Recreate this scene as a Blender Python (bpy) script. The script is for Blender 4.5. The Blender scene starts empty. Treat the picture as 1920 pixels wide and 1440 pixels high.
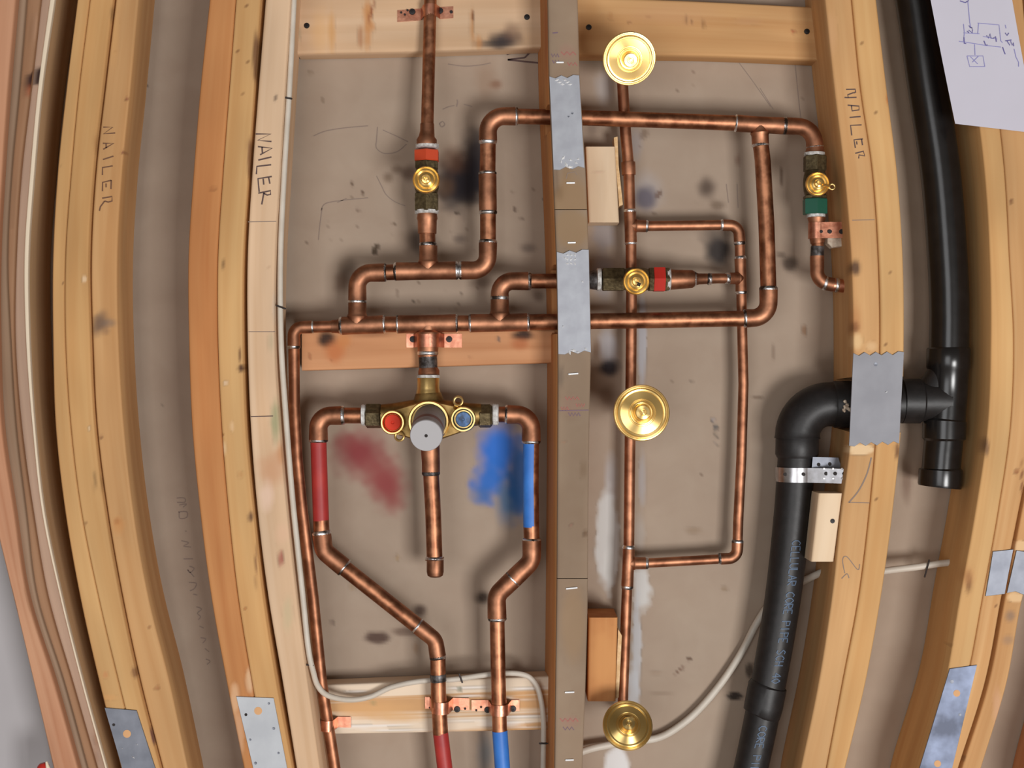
import bpy, math, random
import numpy as np
from mathutils import Vector, Matrix

# ------------------------------------------------------------------ camera, world, lights, exposure
D, SC, CZ = 1.4, 0.00052, 1.2            # camera distance to the stud faces, metres per pixel there, camera height
F = D / SC
YW = 0.088                               # face of the drywall behind the studs
scene = bpy.context.scene
COL = scene.collection
cam_d = bpy.data.cameras.new('camera'); cam = bpy.data.objects.new('camera', cam_d); COL.objects.link(cam)
cam.location = (0, -D, CZ); cam.rotation_euler = (math.radians(90), 0, 0)
cam_d.sensor_width = 36; cam_d.lens = 36 * F / 1920; cam_d.clip_start = 0.01
scene.camera = cam
scene.view_settings.view_transform = 'Standard'; scene.view_settings.look = 'None'
scene.view_settings.gamma = 1; scene.view_settings.use_curve_mapping = False
scene.view_settings.exposure = -0.15

world = bpy.data.worlds.new('daylight'); scene.world = world; world.use_nodes = True
wn = world.node_tree.nodes; wl = world.node_tree.links; wn.clear()
wo = wn.new('ShaderNodeOutputWorld'); wb = wn.new('ShaderNodeBackground')
# warm room bounce: brightest from the floor side, dim overhead
wt = wn.new('ShaderNodeTexCoord'); ws = wn.new('ShaderNodeSeparateXYZ'); wl.new(wt.outputs['Generated'], ws.inputs[0])
wr = wn.new('ShaderNodeValToRGB'); we = wr.color_ramp.elements
we[0].position = 0.0; we[0].color = (0.62, 0.54, 0.46, 1); we[1].position = 1.0; we[1].color = (0.20, 0.175, 0.15, 1)
wm = wn.new('ShaderNodeMapRange'); wm.inputs['From Min'].default_value = -0.8; wm.inputs['From Max'].default_value = 0.7
wl.new(ws.outputs['Z'], wm.inputs['Value']); wl.new(wm.outputs['Result'], wr.inputs['Fac']); wl.new(wr.outputs['Color'], wb.inputs['Color'])
wb.inputs['Strength'].default_value = 0.58
wl.new(wb.outputs[0], wo.inputs[0])


def area_light(name, loc, target, sx, sy, power, color):
    l = bpy.data.lights.new(name, 'AREA'); l.shape = 'RECTANGLE'; l.size = sx; l.size_y = sy
    l.energy = power; l.color = color
    o = bpy.data.objects.new(name, l); COL.objects.link(o); o.location = loc
    o.rotation_euler = (Vector(target) - Vector(loc)).to_track_quat('-Z', 'Y').to_euler()
    return o


area_light('window_light', (1.05, -2.6, 0.36), (-0.1, 0, CZ - 0.15), 0.75, 0.75, 63, (1.0, 0.99, 0.98))
area_light('front_fill_light', (-0.9, -3.3, 0.85), (-0.1, 0, CZ - 0.1), 1.5, 1.9, 36, (0.97, 0.98, 1.0))  # added soft frontal fill: lifts the shadows, brightens the brass reflections

# ------------------------------------------------------------------ helpers
random.seed(7)


def S(r, g, b):
    f = lambda c: (c / 255 / 12.92) if c / 255 <= 0.04045 else ((c / 255 + 0.055) / 1.055) ** 2.4
    return (f(r), f(g), f(b))


def P(px, py, y=0.0):
    k = (D + y) / F
    return Vector(((px - 960) * k, y, CZ - (py - 720) * k))


def M(px, y=0.0):
    return px * (D + y) / F


def props(o, label=None, cat=None, group=None, kind=None):
    if label: o['label'] = label
    if cat: o['category'] = cat
    if group: o['group'] = group
    if kind: o['kind'] = kind
    return o


def thing(name, label, cat, loc, group=None):
    o = bpy.data.objects.new(name, None); COL.objects.link(o); o.location = loc; o.empty_display_size = 0.02
    return props(o, label, cat, group)


class MB:
    """collects geometry in world space; build() links it as one mesh object"""
    def __init__(s):
        s.v, s.f, s.m, s.mats = [], [], [], []
        s.guv, s.st = {}, {}

    def mi(s, mat):
        if mat not in s.mats: s.mats.append(mat)
        return s.mats.index(mat)

    def add(s, vs, fs, mat):
        b = len(s.v); s.v += [tuple(v) for v in vs]; k = None if callable(mat) else s.mi(mat)
        for f in fs:
            s.f.append(tuple(b + i for i in f)); s.m.append(k)
        return b

    def tube(s, pts, rad, mat, n=20, caps=True, side=None):
        pts = [Vector(p) for p in pts]
        if not isinstance(rad, (list, tuple)): rad = [rad] * len(pts)
        T = []
        for i in range(len(pts)):
            a = pts[max(i - 1, 0)]; b = pts[min(i + 1, len(pts) - 1)]
            t = (b - a)
            T.append(t.normalized() if t.length > 1e-9 else (T[-1] if T else Vector((0, 0, 1))))
        u = T[0].orthogonal().normalized(); vs = []
        for i, p in enumerate(pts):
            u = (u - T[i] * u.dot(T[i])).normalized(); w = T[i].cross(u)
            for k in range(n):
                a = 2 * math.pi * k / n
                vs.append(p + (u * math.cos(a) + w * math.sin(a)) * rad[i])
        fs = []
        for i in range(len(pts) - 1):
            for k in range(n):
                fs.append((i * n + k, i * n + (k + 1) % n, (i + 1) * n + (k + 1) % n, (i + 1) * n + k))
        if caps:
            fs.append(tuple(reversed(range(n)))); fs.append(tuple((len(pts) - 1) * n + k for k in range(n)))
        b = s.add(vs, fs, mat)
        if side:
            fn, mat2 = side; j = s.mi(mat2)
            for q in range(len(s.f) - len(fs), len(s.f)):
                c = sum((Vector(s.v[i]) for i in s.f[q]), Vector()) / len(s.f[q])
                if fn(c): s.m[q] = j

    def lathe(s, prof, o, axis, mat, n=40, phase=0.0):
        axis = Vector(axis).normalized(); o = Vector(o)
        ref = Vector((0, 0, 1)) if abs(axis.z) < 0.9 else Vector((0, -1, 0))
        u = (ref - axis * ref.dot(axis)).normalized(); w = axis.cross(u)
        vs, fs = [], []; L = len(prof)
        for r, h in prof:
            for k in range(n):
                a = 2 * math.pi * k / n + phase
                vs.append(o + axis * h + (u * math.cos(a) + w * math.sin(a)) * max(r, 1e-6))
        for i in range(L - 1):
            for k in range(n):
                fs.append((i * n + k, i * n + (k + 1) % n, (i + 1) * n + (k + 1) % n, (i + 1) * n + k))
        fs.append(tuple(reversed(range(n)))); fs.append(tuple((L - 1) * n + k for k in range(n)))
        s.add(vs, fs, mat)

    def prism(s, outline, y0, y1, mat, ch=0.0):
        """outline in pixels at depth y0, extruded straight back to y1; ch = chamfer of the front edge in metres"""
        A = [P(x, y, y0) for x, y in outline]; n = len(A)
        vs = []; c = sum(A, Vector()) / n
        if ch:
            vs += [a + (c - a).normalized() * ch for a in A]; vs += [Vector((a.x, y0 + ch, a.z)) for a in A]
        else:
            vs += A
        vs += [Vector((a.x, y1, a.z)) for a in A]
        R = len(vs) // n; fs = [tuple(range(n)), tuple(reversed([(R - 1) * n + k for k in range(n)]))]
        for i in range(R - 1):
            for k in range(n):
                fs.append((i * n + k, (i + 1) * n + k, (i + 1) * n + (k + 1) % n, i * n + (k + 1) % n))
        s.add(vs, fs, mat)

    def ribbon(s, pts, w, depth, mat):
        """ink stroke: pixel polyline of pixel width w lying on a surface at depth (number or function of px, py)"""
        dep = depth if callable(depth) else (lambda x, y: depth)
        vs, fs = [], []
        for i, (x, y) in enumerate(pts):
            a = pts[max(i - 1, 0)]; b = pts[min(i + 1, len(pts) - 1)]
            dx, dy = b[0] - a[0], b[1] - a[1]; l = math.hypot(dx, dy) or 1
            nx, ny = -dy / l * w / 2, dx / l * w / 2
            vs += [P(x + nx, y + ny, dep(x + nx, y + ny)), P(x - nx, y - ny, dep(x - nx, y - ny))]
        for i in range(len(pts) - 1): fs.append((2 * i, 2 * i + 1, 2 * i + 3, 2 * i + 2))
        s.add(vs, fs, mat)

    def build(s, name, parent=None, angle=38, smooth=True):
        me = bpy.data.meshes.new(name)
        off = parent.matrix_basis.translation if parent is not None and parent.parent is None else Vector()
        if parent is not None:
            off = Vector(); q = parent
            while q is not None: off = off + q.location; q = q.parent
        v = np.array(s.v, dtype=np.float32).reshape(-1, 3)
        org = Vector() if parent is not None else Vector((float(v[:, 0].mean()), float(v[:, 1].mean()), float(v[:, 2].min())))
        v = v - np.array(off + org, dtype=np.float32)
        me.from_pydata(v.tolist(), [], s.f); me.update()
        for m in s.mats: me.materials.append(m)
        if len(s.mats) > 1: me.polygons.foreach_set('material_index', s.m)
        if smooth:
            me.polygons.foreach_set('use_smooth', [True] * len(s.f))
            me.set_sharp_from_angle(angle=math.radians(angle))
        if s.guv:
            at = me.attributes.new('guv', 'FLOAT_VECTOR', 'POINT'); a = np.zeros((len(s.v), 3), np.float32)
            for b, arr in s.guv.items(): a[b:b + len(arr)] = arr
            at.data.foreach_set('vector', a.ravel())
        if s.st:
            at = me.attributes.new('stain', 'FLOAT_COLOR', 'POINT'); a = np.zeros((len(s.v), 4), np.float32)
            for b, arr in s.st.items(): a[b:b + len(arr)] = arr
            at.data.foreach_set('color', a.ravel())
        o = bpy.data.objects.new(name, me); COL.objects.link(o); o.location = org
        if parent is not None: o.parent = parent
        return o


_rs = np.random.RandomState(3)
_NW = [(_rs.uniform(0.03, 0.35), _rs.uniform(0, 6.28), _rs.uniform(0, 6.28)) for _ in range(14)]


def pnoise(x, y):
    t = np.zeros(x.shape)
    for f, a, p in _NW: t += np.sin(f * (x * math.cos(a) + y * math.sin(a)) + p)
    return t / 5.0


def stain_of(px, py, blobs):
    """blobs: (cx, cy, rx, ry, angle_deg, (r,g,b) sRGB, alpha, softness, noise)"""
    px = px.astype(float); py = py.astype(float); out = np.zeros((len(px), 4), np.float32)
    nz = pnoise(px, py)
    for cx, cy, rx, ry, ang, col, al, soft, nn in blobs:
        a = math.radians(ang); dx, dy = px - cx, py - cy
        u = (dx * math.cos(a) + dy * math.sin(a)) / rx; w = (-dx * math.sin(a) + dy * math.cos(a)) / ry
        d = np.sqrt(u * u + w * w) * (1 + nn * nz)
        t = np.clip((1 - d) / max(soft, 1e-3), 0, 1); t = t * t * (3 - 2 * t) * al
        c = np.array(S(*col), np.float32)
        na = t + out[:, 3] * (1 - t)
        w1 = np.where(na > 1e-6, t / np.maximum(na, 1e-6), 0)
        out[:, :3] = out[:, :3] * (1 - w1[:, None]) + c[None] * w1[:, None]
        out[:, 3] = na
    return out


def bl(cx, cy, rx, ry, col, al=0.8, soft=0.8, nn=0.1, ang=0):
    return (cx, cy, rx, ry, ang, col, al, soft, nn)


def smooth_interp(xs, ks, vals, tau=200):
    """Catmull-Rom through (ks, vals); beyond the ends the slope dies away"""
    ks = np.array(ks, float); vals = np.array(vals, float)
    m = np.gradient(vals, ks)
    xs = np.asarray(xs, float); xc = np.clip(xs, ks[0], ks[-1])
    i = np.clip(np.searchsorted(ks, xc) - 1, 0, len(ks) - 2)
    h = ks[i + 1] - ks[i]; t = (xc - ks[i]) / h
    r = (2 * t**3 - 3 * t**2 + 1) * vals[i] + (t**3 - 2 * t**2 + t) * h * m[i] + (-2 * t**3 + 3 * t**2) * vals[i + 1] + (t**3 - t**2) * h * m[i + 1]
    lo = np.minimum(xs - ks[0], 0); hi = np.maximum(xs - ks[-1], 0)
    r += m[0] * -tau * (1 - np.exp(lo / tau)) + m[-1] * tau * (1 - np.exp(-hi / tau))
    return r


def smooth_px(pts, n=8, closed=False):
    """Catmull-Rom polyline through tuples of any size"""
    A = np.array(pts, float); out = []
    for i in range(len(A) - 1):
        p0 = A[max(i - 1, 0)]; p1 = A[i]; p2 = A[i + 1]; p3 = A[min(i + 2, len(A) - 1)]
        for k in range(n):
            t = k / n
            out.append(tuple(0.5 * (2 * p1 + (p2 - p0) * t + (2 * p0 - 5 * p1 + 4 * p2 - p3) * t * t + (3 * p1 - p0 - 3 * p2 + p3) * t**3)))
    out.append(tuple(A[-1])); return out


# ------------------------------------------------------------------ materials
def new_mat(name):
    m = bpy.data.materials.new(name); m.use_nodes = True
    nt = m.node_tree; b = nt.nodes['Principled BSDF']
    return m, nt, b


def col4(c): return (c[0], c[1], c[2], 1)


def plain(name, c, rough=0.5, metal=0.0, c2=None, scale=40, bump=0.0, spec=0.5, detail=4, rough2=None, aniso=0, lo=0.38, hi=0.66):
    m, nt, b = new_mat(name)
    b.inputs['Base Color'].default_value = col4(c); b.inputs['Roughness'].default_value = rough
    b.inputs['Metallic'].default_value = metal; b.inputs['Specular IOR Level'].default_value = spec
    if c2 or bump or rough2:
        tc = nt.nodes.new('ShaderNodeTexCoord'); nz = nt.nodes.new('ShaderNodeTexNoise')
        nz.inputs['Scale'].default_value = scale; nz.inputs['Detail'].default_value = detail
        nt.links.new(tc.outputs['Object'], nz.inputs['Vector'])
        if c2:
            cr = nt.nodes.new('ShaderNodeValToRGB'); e = cr.color_ramp.elements
            e[0].position = lo; e[0].color = col4(c2); e[1].position = hi; e[1].color = col4(c)
            nt.links.new(nz.outputs['Fac'], cr.inputs['Fac']); nt.links.new(cr.outputs['Color'], b.inputs['Base Color'])
        if rough2:
            mr = nt.nodes.new('ShaderNodeMapRange'); mr.inputs['To Min'].default_value = rough2; mr.inputs['To Max'].default_value = rough
            mr.inputs['From Min'].default_value = lo; mr.inputs['From Max'].default_value = hi
            nt.links.new(nz.outputs['Fac'], mr.inputs['Value']); nt.links.new(mr.outputs['Result'], b.inputs['Roughness'])
        if bump:
            bp = nt.nodes.new('ShaderNodeBump'); bp.inputs['Strength'].default_value = bump; bp.inputs['Distance'].default_value = 0.002
            nt.links.new(nz.outputs['Fac'], bp.inputs['Height']); nt.links.new(bp.outputs['Normal'], b.inputs['Normal'])
    if aniso:
        b.inputs['Anisotropic'].default_value = aniso
        tg = nt.nodes.new('ShaderNodeTangent'); tg.direction_type = 'RADIAL'; tg.axis = 'Y'
        b.inputs['Anisotropic Rotation'].default_value = 0.25
        nt.links.new(tg.outputs['Tangent'], b.inputs['Tangent'])
    return m


def attr_mat(name, c, c2, rough=0.75, sc=(2.5, 70, 70), ring=0.0, bump=0.12, spec=0.3, noise_scale=1.0, lo=0.32, hi=0.68, drift=1.0):
    """wood or paper: grain runs along guv.x; the stain attribute lies over it"""
    m, nt, b = new_mat(name); N = nt.nodes; L = nt.links
    b.inputs['Roughness'].default_value = rough; b.inputs['Specular IOR Level'].default_value = spec
    at = N.new('ShaderNodeAttribute'); at.attribute_name = 'guv'
    mp = N.new('ShaderNodeMapping'); mp.inputs['Scale'].default_value = sc; L.new(at.outputs['Vector'], mp.inputs['Vector'])
    nz = N.new('ShaderNodeTexNoise'); nz.inputs['Scale'].default_value = noise_scale; nz.inputs['Detail'].default_value = 5; nz.inputs['Distortion'].default_value = 0.4
    L.new(mp.outputs['Vector'], nz.inputs['Vector'])
    cr = N.new('ShaderNodeValToRGB'); e = cr.color_ramp.elements
    e[0].position = lo; e[0].color = col4(c2); e[1].position = hi; e[1].color = col4(c)
    L.new(nz.outputs['Fac'], cr.inputs['Fac'])
    src = cr.outputs['Color']
    # slow colour drift along the board
    n2 = N.new('ShaderNodeTexNoise'); n2.inputs['Scale'].default_value = 1.0; n2.inputs['Detail'].default_value = 2
    mp2 = N.new('ShaderNodeMapping'); mp2.inputs['Scale'].default_value = (6, 22, 22); L.new(at.outputs['Vector'], mp2.inputs['Vector']); L.new(mp2.outputs['Vector'], n2.inputs['Vector'])
    mr = N.new('ShaderNodeMapRange'); mr.inputs['From Min'].default_value = 0.3; mr.inputs['From Max'].default_value = 0.7
    mr.inputs['To Min'].default_value = 1 - 0.14 * drift; mr.inputs['To Max'].default_value = 1 + 0.1 * drift
    L.new(n2.outputs['Fac'], mr.inputs['Value'])
    mu = N.new('ShaderNodeMix'); mu.data_type = 'RGBA'; mu.blend_type = 'MULTIPLY'; mu.inputs['Factor'].default_value = 1
    L.new(src, mu.inputs['A']); L.new(mr.outputs['Result'], mu.inputs['B'])
    st = N.new('ShaderNodeAttribute'); st.attribute_name = 'stain'
    mx = N.new('ShaderNodeMix'); mx.data_type = 'RGBA'
    L.new(st.outputs['Alpha'], mx.inputs['Factor']); L.new(mu.outputs['Result'], mx.inputs['A']); L.new(st.outputs['Color'], mx.inputs['B'])
    L.new(mx.outputs['Result'], b.inputs['Base Color'])
    bp = N.new('ShaderNodeBump'); bp.inputs['Strength'].default_value = bump; bp.inputs['Distance'].default_value = 0.001
    L.new(nz.outputs['Fac'], bp.inputs['Height']); L.new(bp.outputs['Normal'], b.inputs['Normal'])
    return m


MT = {}
MT['wall'] = attr_mat('drywall_paper', S(168, 150, 133), S(162, 143, 126), 0.9, (25, 25, 25), bump=0.03, spec=0.15, drift=0.25)
MT['pine'] = attr_mat('pine', S(208, 166, 112), S(196, 148, 94))
MT['pine2'] = attr_mat('pine_warm', S(204, 160, 110), S(190, 141, 91))
MT['pine_orange'] = attr_mat('pine_orange', S(196, 138, 86), S(182, 118, 68))
MT['pine_pale'] = attr_mat('pine_pale', S(220, 188, 155), S(208, 172, 136))
MT['pine_fresh'] = attr_mat('pine_fresh', S(226, 202, 172), S(216, 188, 155), sc=(8, 50, 50))
MT['pine_pink'] = attr_mat('pine_pink', S(196, 146, 114), S(180, 126, 94))
MT['pine_red'] = attr_mat('pine_red', S(205, 150, 108), S(190, 132, 90))
MT['fir'] = attr_mat('fir_stripes', S(232, 212, 188), S(206, 160, 112), sc=(1.4, 85, 30), lo=0.44, hi=0.53)
MT['ply'] = attr_mat('board_tan', S(160, 122, 92), S(148, 108, 78))
MT['ply_grey'] = attr_mat('board_grey_brown', S(158, 132, 110), S(146, 118, 94))
MT['ply_pale'] = attr_mat('board_pale', S(182, 152, 130), S(166, 136, 116))
MT['bead'] = plain('cream_edge', S(226, 210, 185), 0.6)
MT['furring'] = attr_mat('drywall_strip', S(152, 132, 112), S(144, 122, 102), 0.9, (20, 20, 20), bump=0.03, spec=0.15)
MT['paint_grey'] = plain('grey_wall_paint', S(176, 172, 174), 0.55, c2=S(170, 166, 168), scale=8)
MT['floor'] = plain('subfloor', S(150, 120, 90), 0.85, c2=S(130, 100, 72), scale=6)
MT['copper'] = plain('copper', S(188, 132, 99), 0.5, 1, c2=S(138, 91, 67), scale=90, rough2=0.4)
MT['copper_thin'] = plain('copper_thin', S(188, 132, 101), 0.5, 1, c2=S(142, 95, 71), scale=70)
MT['copper_fit'] = plain('copper_fitting', S(188, 133, 102), 0.5, 1, c2=S(136, 93, 70), scale=60)
MT['copper_strap'] = plain('copper_strap', S(222, 160, 132), 0.38, 1, c2=S(190, 125, 100), scale=120, bump=0.15)
MT['solder'] = plain('solder', S(240, 240, 242), 0.36, 1, c2=S(84, 76, 72), scale=110, lo=0.42, hi=0.58)
MT['flux'] = plain('dark_solder', S(120, 116, 116), 0.5, 0.8, c2=S(60, 55, 52), scale=180)
MT['brass'] = plain('spun_brass', S(248, 214, 142), 0.3, 1, c2=S(240, 202, 126), scale=30, aniso=0.8)
MT['brass_plain'] = plain('brass_plain', S(240, 208, 142), 0.32, 1, c2=S(214, 178, 112), scale=60)
MT['brass_cast'] = plain('cast_brass', S(112, 98, 70), 0.5, 0.75, c2=S(84, 72, 50), scale=300, bump=0.25)
MT['brass_warm'] = plain('brass_body', S(172, 142, 90), 0.5, 1, c2=S(124, 100, 60), scale=90, bump=0.1)
MT['tape'] = plain('thread_tape', S(222, 222, 220), 0.6, c2=S(170, 165, 160), scale=260, bump=0.3)
MT['red_enamel'] = plain('red_orange_enamel', S(196, 70, 36), 0.45)
MT['red_deep'] = plain('red_enamel', S(186, 44, 34), 0.4)
MT['green_enamel'] = plain('green_enamel', S(28, 84, 66), 0.45)
MT['red_paint'] = plain('red_spray_paint', S(176, 52, 46), 0.5, c2=S(160, 42, 40), scale=50)
MT['blue_paint'] = plain('blue_spray_paint', S(58, 128, 214), 0.5, c2=S(48, 112, 196), scale=50)
MT['red_plug'] = plain('red_plastic', S(216, 58, 32), 0.6, spec=0.25)
MT['blue_plug'] = plain('blue_plastic', S(66, 112, 168), 0.3, c2=S(40, 60, 90), scale=200)
MT['sleeve'] = plain('grey_sleeve', S(146, 146, 152), 0.5, c2=S(128, 126, 132), scale=50)
MT['sleeve_face'] = plain('grey_sleeve_face', S(172, 170, 172), 0.55)
MT['sleeve_mark'] = plain('sleeve_mark', S(120, 88, 88), 0.6)
MT['abs'] = plain('black_abs', S(26, 24, 24), 0.24, c2=S(20, 18, 18), scale=60, bump=0.04)
MT['abs_matte'] = plain('black_abs_matte', S(34, 31, 31), 0.46, c2=S(27, 25, 25), scale=120, bump=0.1, spec=0.4)
MT['galv'] = plain('galvanised_steel', S(172, 175, 182), 0.58, 0.4, c2=S(160, 162, 170), scale=60, bump=0.06)
MT['galv_dark'] = plain('galvanised_dark', S(128, 131, 140), 0.5, 0.7, c2=S(112, 115, 124), scale=50, bump=0.05)
MT['galv_blue'] = plain('galvanised_blue', S(158, 170, 198), 0.6, 0.4, c2=S(92, 98, 116), scale=24, bump=0.1)
MT['galv_grey'] = plain('galvanised_flat', S(144, 144, 150), 0.6, 0.3, c2=S(134, 134, 140), scale=30)
MT['galv_pale'] = plain('galvanised_pale', S(190, 193, 197), 0.6, 0.3, c2=S(176, 179, 184), scale=25)
MT['bright'] = plain('steel_and_glint', S(240, 241, 243), 0.4, 0.35)  # near-white steel; on the plate dents it serves as painted glint
MT['strap'] = plain('strap_steel', S(205, 205, 210), 0.3, 1, c2=S(170, 168, 170), scale=90)
MT['hole'] = plain('dark_hole', S(40, 34, 32), 0.8)
MT['screw'] = plain('black_screw', S(44, 40, 40), 0.5, 0.5)
MT['cable'] = plain('white_cable_sheath', S(206, 197, 184), 0.5, c2=S(196, 186, 172), scale=50)
MT['staple'] = plain('dark_staple', S(50, 42, 40), 0.5, 0.6)
MT['paper'] = plain('white_paper', S(200, 197, 210), 0.8, c2=S(195, 192, 204), scale=8)
MT['pen'] = plain('blue_pen', S(140, 138, 190), 0.8)
MT['pen2'] = plain('blue_pen_dark', S(98, 92, 150), 0.8)
MT['marker'] = plain('grey_marker', S(92, 72, 68), 0.8)
MT['marker_l'] = plain('brown_marker', S(112, 78, 56), 0.8)
MT['pencil'] = plain('pencil', S(140, 123, 112), 0.9)
MT['red_ink'] = plain('red_stamp_ink', S(168, 104, 96), 0.9)
MT['violet_ink'] = plain('violet_stamp_ink', S(122, 100, 112), 0.9)
MT['jamb_brown'] = attr_mat('jamb_brown', S(190, 156, 118), S(176, 140, 102))
MT['print'] = plain('pipe_print', S(84, 104, 130), 0.6)
MT['wood_hole'] = plain('wood_seen_through_hole', S(214, 164, 116), 0.8)
MT['torn'] = plain('torn_wood', S(228, 196, 152), 0.9, c2=S(206, 168, 120), scale=200)
MT['putty'] = plain('putty', S(214, 200, 180), 0.8, c2=S(190, 170, 150), scale=200, bump=0.4)

# ------------------------------------------------------------------ boards
YS = [0, 160, 320, 480, 640, 800, 960, 1120, 1280, 1440]
FLOOR_PY = lambda y: 720 + CZ * F / (D + y)


def board(name, A, B, y0, th, mat, label=None, cat='board', stains=(), ink=(), along='v', ks=None, span=None, parent=None,
          group=None, ncol=10, step=5, ch=0.0012, seed=None, kind=None, notch=(), lean=0.0):
    """a timber traced by its two edges (A, B) at depth y0, th metres thick.  along='v': edges are px at the py values ks; 'h': the reverse.
    The board bends with its edges.  ink: list of (polyline, width, material)."""
    mb = MB(); ks = ks or YS
    if along == 'v':
        if span is None:
            t = np.concatenate([np.arange(-420, -24, 60), np.arange(-24, 1464, step), np.arange(1480, FLOOR_PY(y0) - 60, 120), [FLOOR_PY(y0)]])
        else:
            t = np.arange(span[0], span[1] + 0.01, (span[1] - span[0]) / max(4, round((span[1] - span[0]) / step)))
    else:
        t = np.arange(span[0], span[1] + 0.01, (span[1] - span[0]) / max(4, round((span[1] - span[0]) / step)))
    a = smooth_interp(t, ks, A); b = smooth_interp(t, ks, B)
    k = (D + y0) / F
    width = np.maximum(np.abs(b - a) * k, 1e-4)
    us = [0.0] + list(np.linspace(0, 1, ncol)) + [1.0]
    cross = []                                   # (u, inset sign, depth)
    for i, u in enumerate(us):
        if i == 0: cross.append((0, 0, y0 + ch))
        elif i == len(us) - 1: cross.append((1, 0, y0 + ch))
        elif i == 1: cross.append((0, 1, y0))
        elif i == len(us) - 2: cross.append((1, -1, y0))
        else: cross.append((u, 0, y0))
    nf = len(cross)
    for q in (0.35, 0.7, 1.0): cross.append((1, 0, y0 + ch + (th - ch) * q))
    for q in (1.0, 0.7, 0.35): cross.append((0, 0, y0 + ch + (th - ch) * q))
    n = len(cross); R = len(t)
    V = np.zeros((R, n, 3)); G = np.zeros((R, n, 3)); PX = np.zeros((R, n)); PY = np.zeros((R, n))
    rnd = random.Random(seed if seed is not None else name + str(label)); off = (rnd.uniform(0, 9), rnd.uniform(0, 9), rnd.uniform(0, 9))
    for j, (u, ins, dep) in enumerate(cross):
        e = a + (b - a) * u + np.sign(b - a) * ins * (ch / k)
        if j >= nf and u == 0: e = e - lean * (dep - y0) / th          # a twisted stud shows more of its left face
        if along == 'v': px, py = e, t
        else: px, py = t, e
        V[:, j, 0] = (px - 960) * k; V[:, j, 1] = dep
        for n0, n1, nd in notch: V[(t > n0) & (t < n1), j, 1] = max(dep, nd)
        V[:, j, 2] = CZ - (py - 720) * k
        G[:, j, 0] = t * k + off[0]; G[:, j, 1] = u * width.mean() + off[1]; G[:, j, 2] = dep + off[2]
        PX[:, j] = px; PY[:, j] = py
    flip = (along == 'h')
    fs = []
    for i in range(R - 1):
        for j in range(n):
            f = (i * n + j, i * n + (j + 1) % n, (i + 1) * n + (j + 1) % n, (i + 1) * n + j)
            fs.append(f if flip else tuple(reversed(f)))
    c0 = tuple(range(n)); c1 = tuple((R - 1) * n + j for j in range(n))
    fs += [tuple(reversed(c0)), c1] if flip else [c0, tuple(reversed(c1))]
    mb.add(V.reshape(-1, 3).tolist(), fs, mat)
    mb.guv[0] = G.reshape(-1, 3)
    if stains:
        sa = stain_of(PX.ravel(), PY.ravel(), stains).reshape(R, n, 4); sa[:, nf:, 3] = 0; mb.st[0] = sa.reshape(-1, 4)
    else: mb.st[0] = np.zeros((R * n, 4), np.float32)
    for pts, w, m in ink: mb.ribbon(pts, w, y0 - 0.0003, m)
    o = mb.build(name, parent, angle=50)
    if parent is None: props(o, label, cat, group, kind or 'thing')
    return o


def zoomed(ox, oy, s, strokes, w, m):
    return [([(ox + x / s, oy + y / s) for x, y in st], w, m) for st in strokes]


def disk(mb, px, py, r, y, mat, th=0.0008, n=14, asp=1.0):
    c = P(px, py, y); rr = M(r, y)
    mb.lathe([(rr, 0.0008), (rr, 0), (rr * 0.8, -th * 0.5), (0, -th * 0.6)], c, (0, 1, 0), mat, n)


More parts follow.
